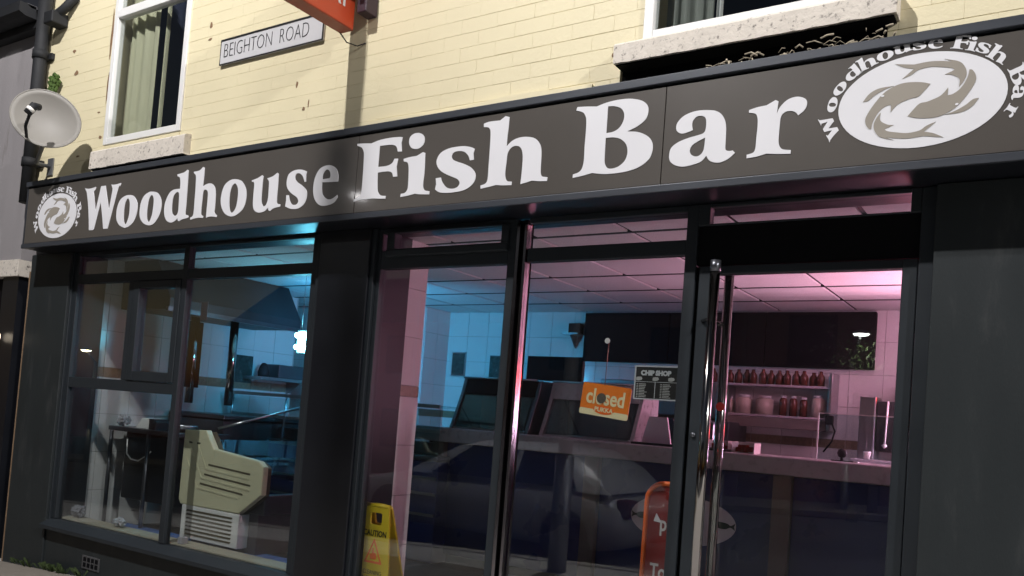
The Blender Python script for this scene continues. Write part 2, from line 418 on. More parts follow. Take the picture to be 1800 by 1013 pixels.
def curtain(x0, x1, z0, z1, y, parent, m, folds=7):
    b = B(); n = folds*8; a = []; c = []
    for i in range(n+1):
        t = i/n; xx = x0+(x1-x0)*t; yy = y+.018*math.sin(t*folds*6.283)+.006*math.sin(t*folds*14)
        a.append(b.b.verts.new((xx, yy, z0))); c.append(b.b.verts.new((xx+.01*math.sin(t*9), yy, z1)))
    for i in range(n):
        fce = b.b.faces.new((a[i], a[i+1], c[i+1], c[i])); fce.smooth = True
    return b.obj('curtain', m, parent)
curtain(-6.19, -5.83, 3.36, ZT, .11, w1, M['curtain'], 3)
curtain(-5.80, -5.76, 3.36, ZT, .14, w1, M['curtain'], 1)
curtain(-1.69, -1.45, 3.36, ZT, .12, w2, mat('grey_curtain', (.22, .23, .20), .9), 4); curtain(-1.44, -1.41, 3.36, ZT, .12, w2, M['upvc'], 1)
# stone sills
def stone_sill(x0, x1, y0, z0, z1, parent, seed):
    random.seed(seed)
    b = B(); n = int((x1-x0)/.04); A = []; C = []
    for i in range(n+1):
        x = x0+(x1-x0)*i/n
        ring = [b.b.verts.new(v) for v in ((x, y0+random.uniform(-.002, .002), z0+random.uniform(-.003, .001)), (x, y0+random.uniform(-.003, .003), z1-.012), (x, y0+.012, z1), (x, .02, z1+.012), (x, .02, z0))]
        A.append(ring)
    for i in range(n):
        for k in range(5): b.b.faces.new((A[i][k], A[i+1][k], A[i+1][(k+1) % 5], A[i][(k+1) % 5]))
    b.b.faces.new(A[0]); b.b.faces.new(A[-1][::-1])
    u = B(); u.poly([(x0+.01, y0+.012, z0-.004), (x1-.01, y0+.012, z0-.004), (x1-.01, .019, z0-.004), (x0+.01, .019, z0-.004), (x0+.01, y0+.012, z0-.009), (x1-.01, y0+.012, z0-.009), (x1-.01, .019, z0-.009), (x0+.01, .019, z0-.009)], [(0, 1, 2, 3), (7, 6, 5, 4), (0, 4, 5, 1), (1, 5, 6, 2), (2, 6, 7, 3), (3, 7, 4, 0)]); u.obj('shade_underside', M['blackr'], parent)  # black plate painted in as the shade under the sill
    o = b.obj('sill', M['stone'], parent); random.seed(3); return o
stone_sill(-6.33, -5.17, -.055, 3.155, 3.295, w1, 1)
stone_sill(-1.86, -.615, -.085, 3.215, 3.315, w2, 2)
bx('sill_trim', M['upvc'], w2, -1.745, -.685, -.03, .012, 3.302, 3.332)
bx('sill_trim', M['mortar'], w1, -6.245, -5.305, -.006, .012, 3.30, 3.338)
# nest litter on the fascia under the right sill
b = B()
for i in range(170):
    x = random.uniform(-1.36, -.60); y = random.uniform(-.19, -.02); z = 3.064+random.random()**1.5*.06*(1 if x > -1.05 else .5)
    a = random.uniform(0, 6.28); l = random.uniform(.02, .07)
    p0 = Vector((x, y, z)); p2 = p0+Vector((math.cos(a)*l, math.sin(a)*l*.5, random.uniform(-.01, .02))); p1 = (p0+p2)/2+Vector((0, 0, random.uniform(0, .015)))
    b.tube([p0, p1, p2], random.choice([.001, .0016, .0025, .004]), 5)
o = b.obj('nest_litter', mat('pale_straw', (.36, .31, .23), .9, var=.4, scale=30)); tag(o, 'pale twigs and droppings littering the fascia top under the right window sill', 'nest litter', kind='stuff')

# ---- shopfront carpentry, all parts of the building
def jamb(name, m, *a, bev=.004): return bx(name, m, BLD, *a, bev=bev)
zb = -.3
jamb('pilaster', M['anth'], -7.14, -6.56, .0, .30, zb, 2.534)
jamb('pilaster_jamb', M['frame'], -6.56, -6.545, .020, .30, zb, 2.534)
jamb('pilaster', M['black'], -3.80, -3.40, -.004, .10, zb, 2.534)  # black gloss here also darkens the pilaster for the lamp post's shadow
jamb('pilaster_jamb', M['frame'], -3.84, -3.80, .012, .10, zb, 2.534); jamb('pilaster_jamb', M['frame'], -3.40, -3.37, .012, .10, zb, 2.534)
jamb('pilaster', M['anth'], -.445, 1.6, .0, .30, zb, 2.534)
jamb('pilaster_jamb', M['frame'], -.50, -.445, .03, .30, zb, 2.534)
jamb('stall_riser', M['anth'], -6.56, -3.84, .012, .11, zb, .40); jamb('stall_riser', M['anth'], -3.37, -1.43, .012, .11, zb, .40)
jamb('head_board', M['black'], -7.14, 1.6, .11, .27, 2.536, 2.60)
jamb('wood_strip', M['wood'], -7.168, -7.142, .004, .05, zb, 2.40)
ab = B(); ab.box(-6.02, -5.80, .004, .0118, .155, .25, bev=.001); abo = ab.obj('airbrick', M['terracotta'], BLD)
h = B()
for i in range(4):
    for j in range(2): h.box(-6.0+i*.05, -5.965+i*.05, .002, .0045, .17+j*.04, .20+j*.04)
h.obj('holes', M['blackr'], abo)

G = M['glass']
def window(name, stiles, rails, panes, y0=.035, y1=.09, gy=.062, m=None):
    f = B()
    for (a, c, z0, z1) in stiles: f.box(a, c, y0, y1, z0, z1, bev=.004)
    for (a, c, z0, z1) in rails: f.box(a, c, y0+.002, y1-.002, z0, z1, bev=.003)
    o = f.obj(name, m or M['frame'], BLD)
    for (a, c, z0, z1) in panes: bx('pane', G, o, a, c, gy, gy+.006, z0, z1)
    return o
# left window
wl = window('shop_window', [(-6.545, -6.49, .455, 2.534), (-5.18, -5.125, .455, 2.534), (-3.905, -3.84, .455, 2.534), (-5.80, -5.725, 1.56, 2.29)],
            [(-6.49, -5.18, 2.505, 2.534), (-5.125, -3.905, 2.515, 2.534), (-6.49, -5.18, 2.29, 2.36), (-5.125, -3.905, 2.29, 2.36), (-6.49, -5.18, 1.48, 1.56)],
            [(-6.49, -5.18, 2.36, 2.505), (-5.125, -3.905, 2.36, 2.515), (-6.49, -5.80, 1.56, 2.29), (-5.66, -5.24, 1.63, 2.23), (-6.49, -5.18, .455, 1.48), (-5.125, -3.905, .455, 2.29)])
cs = B(); cs.box(-5.725, -5.66, .028, .095, 1.562, 2.288, bev=.004).box(-5.24, -5.182, .028, .095, 1.562, 2.288, bev=.004).box(-5.66, -5.24, .028, .095, 2.235, 2.288, bev=.004).box(-5.66, -5.24, .028, .095, 1.562, 1.63, bev=.004)
cs.obj('casement', M['frame'], wl)
s = B(); s.prism([(-.045, .385), (-.045, .412), (.035, .452), (.11, .454), (.11, .385)], 'x', -6.56, -3.84); s.obj('sill', M['frame'], wl)
s = B(); s.box(-6.56, -5.18, .091, .24, .41, .462).box(-5.12, -3.9, .091, .24, .41, .462); s.obj('inner_ledge', M['ledge'], wl)
# middle window
wm = window('shop_window', [(-3.37, -3.34, .455, 2.534), (-2.46, -2.412, .455, 2.534), (-1.48, -1.425, .455, 2.534)],
            [(-3.34, -2.46, 2.505, 2.534), (-3.34, -2.46, 2.30, 2.405), (-2.34, -1.48, 2.505, 2.534), (-2.34, -1.48, 2.305, 2.375)],
            [(-3.24, -2.49, 2.41, 2.50), (-3.34, -2.46, .455, 2.30), (-2.34, -1.48, 2.375, 2.505), (-2.34, -1.48, .455, 2.305)])
cs = B(); cs.box(-3.292, -3.235, .018, .085, 2.402, 2.507, bev=.006).box(-2.50, -2.455, .018, .085, 2.402, 2.507, bev=.006).box(-3.235, -2.50, .018, .085, 2.502, 2.51).box(-3.295, -2.455, .012, .085, 2.365, 2.41, bev=.008)
cs.obj('vent_casement', M['frame'], wm)
mv = B(); mv.box(-2.408, -2.388, .028, .058, .455, 2.50, bev=.002); mv.obj('mullion_trim', M['reveal'], wm)
mv = B(); mv.box(-2.362, -2.346, .030, .078, .455, 2.50, bev=.002); mv.obj('mullion_trim', M['reveal'], wm)
bx('gasket', M['blackr'], wm, -2.411, -2.3625, .0585, .12, .455, 2.53)
s = B(); s.prism([(-.045, .385), (-.045, .412), (.035, .452), (.11, .454), (.11, .385)], 'x', -3.37, -1.43); s.obj('sill', M['frame'], wm)
# door and its overlight
bx('door_surround', M['blackr'], BLD, -1.425, -.50, .05, .10, 2.255, 2.435)
ov = window('overlight', [(-1.425, -1.372, 2.435, 2.534), (-.54, -.50, 2.435, 2.534)], [(-1.372, -.54, 2.517, 2.534), (-1.372, -.54, 2.435, 2.442)], [(-1.372, -.54, 2.442, 2.517)])
bx('gasket', M['blackr'], BLD, -1.425, -1.408, .06, .10, zb, 2.25)
door = window('door', [(-1.408, -1.345, zb, 2.25), (-.56, -.503, zb, 2.25)], [(-1.345, -.56, 2.213, 2.25), (-1.345, -.56, .30, .46)], [(-1.345, -.56, .46, 2.213)], y0=.04, y1=.095)
lk = B(); lk.lathe([(.011, 0), (.011, -.01), (.004, -.012)], (-1.385, .04, 1.485), 14, 'y'); lk.obj('lock', M['dsteel'], door)
hd = B(); hd.tube([(-1.300, -.05, .42), (-1.300, -.05, 2.205)], .022, 24); hd.tube([(-1.300, -.05, .6), (-1.375, .04, .6)], .010, 10); hd.tube([(-1.300, -.05, 2.0), (-1.375, .04, 2.0)], .010, 10)
hd.obj('handle', M['chrome'], door)
hd = B(); hd.tube([(-1.300, -.05, 2.205), (-1.300, -.05, 2.255)], .0235, 20); hd.obj('handle_cap', M['dsteel'], door)
hd = B(); hd.tube([(-1.305, .155, .42), (-1.305, .155, 2.25)], .022, 24); hd.tube([(-1.305, .155, 2.0), (-1.375, .08, 2.0)], .010, 10); hd.obj('handle', M['chrome'], door)

# ------------------------------------------------------------------ fascia sign
FA = empty('fascia_sign', 'long dark taupe shop fascia reading Woodhouse Fish Bar in white serif letters', 'shop sign', (-3.5, -.1, 2.535))
y = -.2
for (a, c) in ((-6.89, -3.362), (-3.358, -1.524), (-1.520, 1.0)): bx('panel', M['fascia'], FA, a, c, y, y+.01, 2.572, 3.008, bev=.001)
tr = B(); tr.box(-6.912, 1.02, y-.014, .0, 3.022, 3.06, bev=.003); tr.obj('top_trim', M['trim'], FA)
tr = B(); tr.box(-6.912, 1.02, y-.010, y+.012, 2.535, 2.568, bev=.003); tr.obj('bottom_trim', M['trim'], FA)
bx('backing', M['blackr'], FA, -6.90, 1.0, y+.012, -.001, 2.56, 3.02)
bx('soffit', M['black'], FA, -6.90, 1.0, y+.0125, .109, 2.536, 2.545)
bx('end_cap', M['trim'], FA, -6.913, -6.901, y, -.001, 2.54, 3.02)

GLYPHS = {
  'F': '-3371,2965c -3321,2961 -3264,2955c -3202,2967 -3129,2970 -3064,2967 -3040,2963c -3045,2933c -3036,2885c -3066,2888c -3080,2917 -3118,2931 -3200,2934c -3200,2872c -3200,2816c -3134,2816 -3099,2828 -3086,2850c -3060,2848c -3066,2805c -3055,2750c -3085,2751c -3097,2775 -3131,2785 -3200,2785c -3192,2697 -3180,2668 -3160,2654 -3127,2649c -3129,2634c -3226,2643c -3316,2642 -3363,2635c -3363,2648c -3333,2658 -3312,2676 -3309,2730 -3310,2809 -3313,2890 -3320,2919 -3338,2941 -3370,2953c',
  'i': '-3020,2842c -2980,2847 -2928,2849c -2888,2865c -2873,2859c -2868,2766 -2871,2696 -2866,2669 -2853,2656 -2824,2650c -2824,2633c -2889,2639 -2923,2645c -2972,2638 -3022,2635c -3020,2652c -2992,2655 -2976,2673 -2974,2705 -2978,2777 -2985,2810 -2995,2822 -3017,2828c|-2932,2973 -2902,2962 -2885,2939 -2889,2909 -2915,2890 -2942,2888 -2972,2898 -2990,2924 -2988,2954 -2965,2971',
  's': '-2550,2845c -2556,2823c -2550,2789c -2575,2788c -2587,2813 -2614,2836 -2648,2844 -2680,2842 -2694,2825 -2686,2805 -2655,2789 -2608,2772 -2562,2748 -2533,2714 -2536,2678 -2565,2650 -2608,2635 -2659,2631 -2713,2632 -2758,2639 -2787,2656c -2782,2683c -2788,2715c -2755,2716c -2742,2690 -2713,2661 -2676,2650 -2642,2656 -2629,2676 -2643,2696 -2673,2710 -2714,2727 -2756,2750 -2784,2779 -2791,2812 -2768,2847 -2717,2865 -2658,2868 -2617,2866 -2578,2857',
  'h': '-2504,2968c -2470,2974 -2406,2972c -2374,2990c -2351,2982c -2352,2930 -2355,2880 -2355,2834c -2326,2858 -2286,2870 -2239,2869 -2191,2855 -2160,2822 -2149,2781 -2147,2712 -2145,2682 -2135,2664 -2105,2657c -2106,2639c -2156,2643 -2193,2649c -2225,2642 -2257,2637c -2254,2692 -2254,2762 -2260,2798 -2272,2820 -2294,2831 -2323,2828 -2345,2802 -2349,2752 -2352,2702 -2345,2671 -2332,2658 -2309,2654c -2309,2637c -2360,2640 -2403,2646c -2445,2640 -2494,2635c -2496,2651c -2466,2659 -2455,2681 -2455,2742 -2456,2856 -2459,2918 -2467,2939 -2480,2947 -2503,2951c',
  'B': '-1968,2979c -1916,2974 -1865,2967c -1816,2978 -1755,2983 -1694,2979 -1638,2962 -1609,2937 -1602,2906 -1614,2873 -1649,2848 -1700,2829c -1647,2820 -1601,2798 -1575,2768 -1569,2731 -1583,2691 -1625,2661 -1683,2646 -1744,2642 -1805,2644 -1866,2655c -1910,2647 -1966,2641c -1966,2657c -1938,2664 -1921,2679 -1913,2716 -1914,2788 -1913,2860 -1916,2913 -1926,2938 -1941,2952 -1973,2963c|-1806,2960c -1773,2956 -1739,2941 -1722,2916 -1722,2883 -1740,2852 -1769,2837 -1806,2834c|-1807,2812c -1767,2810 -1730,2798 -1700,2769 -1691,2730 -1702,2695 -1731,2672 -1766,2665 -1789,2672 -1803,2696 -1806,2738',
  'a': '-1386,2797c -1406,2791 -1434,2787 -1455,2797 -1464,2815 -1458,2840 -1429,2866 -1377,2879 -1313,2874 -1278,2862 -1254,2838 -1240,2800 -1237,2742 -1236,2701 -1230,2690 -1217,2686 -1203,2687c -1193,2676c -1219,2654 -1251,2642 -1276,2643 -1302,2654 -1318,2677c -1340,2654 -1382,2643 -1422,2640 -1457,2650 -1481,2669 -1488,2695 -1481,2728 -1451,2750 -1404,2764 -1361,2771 -1336,2778 -1328,2796 -1328,2827 -1334,2845 -1350,2854 -1371,2854 -1388,2839 -1391,2819|-1328,2757c -1359,2744 -1384,2730 -1394,2710 -1388,2691 -1368,2679 -1347,2682 -1333,2699 -1329,2724',
  'r': '-1144,2851c -1111,2858 -1072,2861c -1036,2878c -1024,2871c -1026,2848 -1028,2820c -1016,2846 -991,2870 -964,2879 -938,2877 -914,2863 -909,2841 -919,2819 -941,2802c -953,2816 -972,2824 -995,2822 -1010,2806 -1013,2771 -1014,2715 -1011,2691 -1003,2675 -990,2667 -962,2662c -962,2647c -1000,2650 -1061,2658c -1098,2650 -1142,2647c -1142,2662c -1118,2667 -1108,2682 -1106,2726 -1104,2782 -1107,2815 -1117,2832 -1144,2840c',
  'W': '-6091,2946c -6030,2937 -5948,2944c -5952,2926 -5970,2910 -5962,2878 -5925,2765c -5890,2912c -5882,2943c -5827,2942c -5808,2894 -5757,2764c -5735,2899 -5741,2922 -5757,2944c -5703,2940 -5637,2945c -5643,2922 -5668,2902 -5750,2625c -5805,2627c -5834,2724 -5868,2821c -5923,2632c -5937,2626c -5986,2627c -6018,2777 -6056,2897 -6075,2928',
  'o1': '-5509,2848 -5460,2832 -5418,2784 -5414,2718 -5442,2659 -5501,2624 -5557,2622 -5618,2648 -5654,2695 -5656,2768 -5627,2822 -5574,2846|-5538,2827 -5511,2802 -5502,2746 -5507,2691 -5532,2644 -5559,2666 -5569,2728 -5565,2790',
  'o2': '-5255,2851 -5190,2834 -5145,2779 -5142,2715 -5172,2658 -5220,2623 -5282,2622 -5340,2647 -5377,2693 -5381,2765 -5353,2823 -5299,2849|-5260,2829 -5234,2802 -5230,2748 -5238,2684 -5263,2643 -5289,2668 -5297,2731 -5287,2801',
  'd': '-4995,2945c -4926,2952 -4891,2967c -4879,2961c -4874,2853 -4871,2742 -4871,2674 -4860,2664 -4840,2659c -4840,2644 -4897,2637 -4933,2626c -4944,2632 -4950,2648c -4987,2627 -5029,2624 -5075,2646 -5102,2696 -5101,2760 -5067,2821 -5020,2844 -4952,2845c -4954,2886 -4965,2921 -4990,2932c|-4975,2825 -4958,2812 -4951,2748 -4952,2685 -4980,2665 -5014,2690 -5023,2743 -5017,2796 -4995,2821',
  'h2': '-4821,2946c -4761,2950 -4730,2969c -4713,2963c -4711,2901 -4714,2839c -4680,2851 -4632,2852 -4596,2829 -4578,2784 -4573,2698 -4572,2661 -4546,2638c -4549,2628c -4611,2636 -4653,2631c -4654,2679 -4654,2772 -4661,2803 -4684,2816 -4704,2807 -4708,2745 -4709,2683 -4705,2655 -4684,2644c -4685,2632c -4745,2636 -4813,2628c -4816,2641c -4792,2652 -4785,2676 -4786,2751 -4790,2877 -4798,2921 -4818,2936c',
  'o3': '-4388,2857 -4327,2835 -4284,2778 -4279,2712 -4304,2660 -4362,2628 -4415,2624 -4473,2648 -4513,2700 -4521,2761 -4498,2826 -4447,2855|-4398,2832 -4367,2803 -4358,2748 -4368,2677 -4400,2646 -4426,2669 -4438,2736 -4430,2802',
  'u': '-4240,2836c -4188,2845 -4148,2860c -4136,2853c -4138,2789 -4136,2712 -4128,2683 -4111,2665 -4089,2674 -4077,2714 -4079,2795 -4084,2819 -4101,2835c -4051,2844 -4013,2862c -4001,2855c -3998,2788 -3998,2707 -3992,2675 -3964,2666c -3964,2652c -4018,2647 -4050,2632c -4063,2637 -4069,2656c -4100,2634 -4151,2629 -4192,2646 -4210,2683 -4213,2754 -4213,2807 -4222,2826 -4238,2827c',
  's2': '-3759,2846c -3763,2826c -3758,2785c -3771,2785c -3791,2821 -3822,2841 -3849,2838 -3854,2815 -3835,2791 -3788,2764 -3749,2732 -3742,2693 -3759,2655 -3804,2631 -3868,2632 -3919,2650c -3915,2684c -3918,2718c -3896,2716c -3882,2681 -3859,2657 -3827,2654 -3810,2670 -3824,2696 -3871,2723 -3912,2758 -3924,2799 -3911,2843 -3864,2862 -3808,2861',
  'e': '-3498,2762c -3625,2769c -3622,2727 -3609,2693 -3575,2668 -3537,2665 -3495,2685c -3490,2672c -3520,2642 -3578,2630 -3632,2637 -3676,2676 -3694,2733 -3687,2800 -3650,2852 -3583,2865 -3528,2845 -3501,2804|-3624,2786c -3623,2816 -3599,2841 -3572,2830 -3562,2805 -3566,2788c',
  'fish1': '-470,2864c -502,2875 -549,2881 -586,2876 -628,2854 -664,2812 -689,2768 -690,2741 -679,2721 -669,2717c -663,2748 -644,2782 -620,2800 -602,2803c -602,2774c -589,2791 -573,2804 -536,2817 -509,2821 -487,2843',
  'fish2': '-596,2875c -648,2873 -682,2857 -704,2828c -685,2830 -662,2848 -629,2865',
  'fish3': '-638,2777c -652,2757 -660,2732 -654,2705 -633,2681 -585,2664c -609,2677 -576,2670 -533,2665 -483,2668c -416,2655c -451,2675 -483,2684c -444,2717c -475,2706 -498,2691 -539,2686 -577,2693 -610,2702 -620,2711c -589,2723c -612,2728 -637,2747',
}
def glyph(n):
    loops = []
    for c in GLYPHS[n].split('|'):
        P = []
        for t in c.split():
            k = t.endswith('c'); a, bb = t.rstrip('c').split(','); P.append((int(a)/1000, int(bb)/1000, k))
        loops.append(P)
    return loops
def gl_loops(n, fn=None, k=5):
    out = []
    for P in glyph(n):
        L = catmull(P, k=k)
        out.append([fn(p) for p in L] if fn else L)
    return out
for n in ('W', 'o1', 'o2', 'd', 'h2', 'o3', 'u', 's2', 'e', 'F', 'i', 's', 'h', 'B', 'a', 'r'):
    me = curve_mesh('letter', gl_loops(n), .0012); art('letter', me, M['vinyl'], FA, (0, y-.0014, 0))
ring = [('W', -.815, 2.736), ('o1', -.81, 2.827), ('o2', -.785, 2.888), ('d', -.741, 2.946), ('h', -.69, 2.975), ('o3', -.626, 2.993), ('u', -.565, 3.009), ('s', -.507, 3.012), ('e', -.452, 3.007), ('F', -.369, 2.997), ('i', -.329, 2.983), ('s', -.294, 2.962), ('h', -.246, 2.930), ('B', -.183, 2.846), ('a', -.182, 2.782), ('r', -.202, 2.722)]
def logo(cx, cz, sx, sz, rs):
    E_ = [(cx+sx*math.cos(2*math.pi*i/64), cz+sz*math.sin(2*math.pi*i/64)) for i in range(64)]
    lo = art('logo', curve_mesh('logo', [E_], .001), M['vinyl'], FA, (0, y-.0012, 0))
    kx, kz = sx/.288, sz/.18
    def F1(p): return (cx+(p[0]+.5058)*kx, cz+(p[1]-2.8073)*kz)
    def F2(p): return (cx-(p[0]+.5058)*kx, cz-(p[1]-2.8073)*kz)
    for fn in (F1, F2):
        loops = []
        for g in ('fish1', 'fish2', 'fish3'): loops += gl_loops(g, fn)
        art('fish', curve_mesh('fish', loops, .0008), M['fish'], lo, (0, y-.0030, 0))
    eye = [[(cx-s*.128*kx+.006*math.cos(a*.7), cz+s*.034*kz+.004*math.sin(a*.7)) for a in range(9)] for s in (1, -1)]
    art('fish_eye', curve_mesh('fish_eye', eye, .0006), M['vinyl'], lo, (0, y-.0045, 0))
    for (n, x, z) in ring:
        ux, uz = (x+.498)/.288, (z-2.80)/.18
        ang = math.atan2(uz, ux); tx, tz = math.sin(ang)*sx, -math.cos(ang)*sz   # clockwise tangent
        rot = math.atan2(tz, tx)
        g = glyph(n)[0]; x0 = min(p[0] for p in g); x1 = max(p[0] for p in g); z0 = 2.61; gx = (x0+x1)/2
        hgt = .051*kz*rs; s_ = hgt/.33; wide = 1.5
        if n in ('s', 'a', 'r', 'B', 'F', 'h', 'i'): wide = 1.12
        c_, si = math.cos(rot), math.sin(rot); tall = 1.0
        tl = .16 if n in ('W', 'd', 'h', 'F', 'i', 'B') else .115
        px, pz = cx+ux*sx*.995, cz+uz*sz*.985
        def fn(p, c_=c_, si=si, px=px, pz=pz, gx=gx, tl=tl):
            a = (p[0]-gx)*s_*wide*1.05; bb = (p[1]-2.61-tl)*s_*1.0
            return (px+a*c_-bb*si, pz+a*si+bb*c_)
        art('letter', curve_mesh('letter', gl_loops(n, fn, 3), .0008), M['vinyl'], lo, (0, y-.0012, 0))
logo(-.498, 2.80, .288, .180, 1.0)
logo(-6.441, 2.765, .265, .171, 1.0)

# ------------------------------------------------------------------ street name sign
SN = empty('street_name_sign', 'white street nameplate reading Beighton Road on the cream brick wall', 'street sign', (-4.4, -.01, 3.74))
bx('plate', M['signwhite'], SN, -4.912, -3.925, -.016, -.006, 3.742, 3.918, bev=.001)
bd = B(); bd.box(-4.912, -3.925, -.020, -.0165, 3.908, 3.919).box(-4.912, -3.925, -.020, -.0165, 3.740, 3.749).box(-3.933, -3.925, -.020, -.0165, 3.7495, 3.9075).box(-4.912, -4.9095, -.020, -.0165, 3.7495, 3.9075)
bd.obj('border', M['black_ink'], SN)
art('lettering', text_mesh('lettering', 'BEIGHTON  ROAD', .142, .0008, -.0035, sx=.70), M['black_ink'], SN, (-4.465, -.0175, 3.832))

# ------------------------------------------------------------------ projecting takeaway sign
TX = -3.60
TK = empty('projecting_sign', 'orange red box sign reading Takeaway jutting out from the wall', 'shop sign', (TX-.1, -.4, 3.70))
b = B(); b.box(TX-.105, TX-.004, -.74, -.08, 3.708, 4.30, bev=.004); b.obj('box', M['redside'], TK)
bx('face', M['red'], TK, TX-.0035, TX, -.735, -.085, 3.713, 4.295, bev=.002)
bx('face', M['red'], TK, TX-.1085, TX-.1055, -.735, -.085, 3.713, 4.295)
art('lettering', text_mesh('lettering', 'TAKEAWAY', .125, .001, .005, sx=.80), M['signwhite'], TK, (TX+.0012, -.415, 3.858), SIDE)
b = B(); b.box(TX+.03, TX+.105, -.10, -.002, 3.80, 3.93, bev=.006).box(TX+.05, TX+.085, -.16, -.02, 3.90, 4.5, bev=.003)
b.box(TX-.12, TX+.09, -.115, -.08, 3.93, 3.97, bev=.003); b.obj('bracket', M['bracket'], TK)
b = B(); b.tube([(TX-.10, -.10, 3.715), (TX-.07, -.06, 3.66), (TX-.02, -.02, 3.645), (TX+.03, -.004, 3.66)], .004, 6); b.obj('cable', M['pipe'], TK)

# ------------------------------------------------------------------ satellite dish, pipes, neighbour
DI = empty('satellite_dish', 'pale grey satellite dish on the corner of the cream wall', 'satellite dish', (-6.9, -.1, 3.2))
dc = Vector((-6.43, -.36, 3.46)); nrm = Vector((.78, -.60, .16)).normalized()
zz = nrm; xx = (Matrix.Rotation(math.radians(-32), 3, zz) @ Vector((0, 0, 1)).cross(zz).normalized()); yy = zz.cross(xx)
b = B(); rings = []; rad = (.245, .215)
for s_ in range(9):
    r = s_/8; ring_ = []
    for k in range(40):
        a = 2*math.pi*k/40
        ring_.append(b.b.verts.new(dc+xx*rad[0]*r*math.cos(a)+yy*rad[1]*r*math.sin(a)-zz*.075*(1-r*r)))
    rings.append(ring_)
for s_ in range(8):
    for k in range(40):
        f = b.b.faces.new((rings[s_][k], rings[s_][(k+1) % 40], rings[s_+1][(k+1) % 40], rings[s_+1][k])) if s_ else b.b.faces.new((rings[0][0], rings[1][k], rings[1][(k+1) % 40])) if k < 39 or True else None
        f.smooth = True
o = b.obj('reflector', M['dish'], DI)
md = o.modifiers.new('thick', 'SOLIDIFY'); md.thickness = .004
pts = [dc+xx*rad[0]*math.cos(2*math.pi*k/40)+yy*rad[1]*math.sin(2*math.pi*k/40) for k in range(41)]
b = B(); b.tube(pts, .006, 6, caps=False); b.obj('rim', M['dish'], DI)
b = B(); bot = dc-yy*rad[1]*.95; b.tube([bot-zz*.02, bot+zz*.14+yy*.03, bot+zz*.27+yy*.13], .011, 8); b.obj('arm', M['pipe'], DI)
lnb = bot+zz*.27+yy*.13
b = B(); b.tube([lnb-zz*.01-yy*.05, lnb+yy*.035], .028, 12); b.tube([lnb+yy*.03, lnb+yy*.05-zz*.06], [.018, .026], 12); b.obj('receiver', M['pipe'], DI)
b = B(); b.tube([lnb-yy*.03, lnb-yy*.005], .0288, 12); b.obj('receiver_label', M['whitep'], DI)
b = B(); b.tube([dc-zz*.075, dc-zz*.16, Vector((-6.98, -.12, 3.25)), Vector((-6.98, -.004, 3.25))], .016, 8); b.box(-7.02, -6.94, -.012, -.003, 3.18, 3.32); b.obj('mount', M['pole'], DI)
PI_ = empty('downpipe', 'black rainwater downpipe between the cream wall and the grey neighbouring house', 'downpipe', (-7.17, -.06, 2.9))
b = B(); b.tube([(-7.175, -.075, 2.95), (-7.175, -.075, 4.95)], .052, 16); b.obj('pipe', M['pipe'], PI_)
for z in (3.25, 4.15):
    b = B(); b.tube([(-7.175, -.075, z), (-7.175, -.075, z+.07)], .062, 16); b.box(-7.26, -7.09, -.03, -.003, z+.01, z+.06); b.obj('socket', M['pipe'], PI_)
b = B(); b.box(-7.06, -6.93, -.14, -.003, 4.40, 4.50, bev=.01); b.tube([(-7.06, -.10, 4.44), (-6.92, -.06, 4.52), (-6.80, -.03, 4.62)], .035, 8); b.obj('pipe_branch', M['pipe'], PI_)
b = B()
for i in range(160):
    a, c = random.gauss(0, 1), random.gauss(0, 1); z = 3.90+c*.055; x = -6.965+a*.018
    if abs(c) > 2: continue
    b.lathe([(.0, -.018), (.016, 0), (0, .018)], (x+random.uniform(-.012, .03), -.03-random.random()*.05, z-.01), 6)
top(b.obj('moss_clump', M['moss']), 'bright green moss clump growing beside the black downpipe above the dish', 'moss')

NB = empty('neighbouring_house', 'grey rendered neighbouring house at the far left edge', 'building', (-9, .1, gz(-9)))
b = B(); b.box(-14, -7.28, -.02, .26, 2.50, 4.42); b.obj('rendered_wall', M['render_grey'], NB)
b = B(); b.box(-14, -7.28, -.035, .2, 2.36, 2.50, bev=.004); b.obj('string_course', M['stone'], NB)
b = B(); b.box(-14, -7.23, -.10, .2, 4.42, 4.54, bev=.004); b.obj('eaves_board', M['pipe'], NB)
b = B(); b.prism([(-.25, 4.50), (-.25, 4.58), (-.12, 4.58), (-.102, 4.48), (-.20, 4.48)], 'x', -14, -7.23); b.obj('gutter', M['pipe'], NB)
b = B(); b.prism([(-.20, 4.585), (3.0, 4.7), (3.0, 4.65), (-.16, 4.56)], 'x', -14, -7.23); b.obj('roof', M['slate'], NB)
b = B(); b.box(-14, -7.30, .20, .26, -.8, 2.36).box(-7.55, -7.30, -.01, .2, -.8, 2.36); b.obj('shop_front', M['black'], NB)
b = B(); b.box(-14, -7.56, .05, .14, 2.10, 2.36, bev=.003); b.obj('blind_box', M['dkwood'], NB)
bx('window_sill', M['stone'], NB, -14, -7.56, .02, .19, .55, .62)
top(B().lathe([(0, .035), (.035, .02), (.04, 0), (.03, -.03), (0, -.035)], (-7.475, -.06, 1.85), 14, 'y').obj('bulkhead_lamp', emis('warm_bulb', (1, .85, .65), 2.2)), 'small round lit wall lamp on the dark front at the left edge', 'wall lamp')

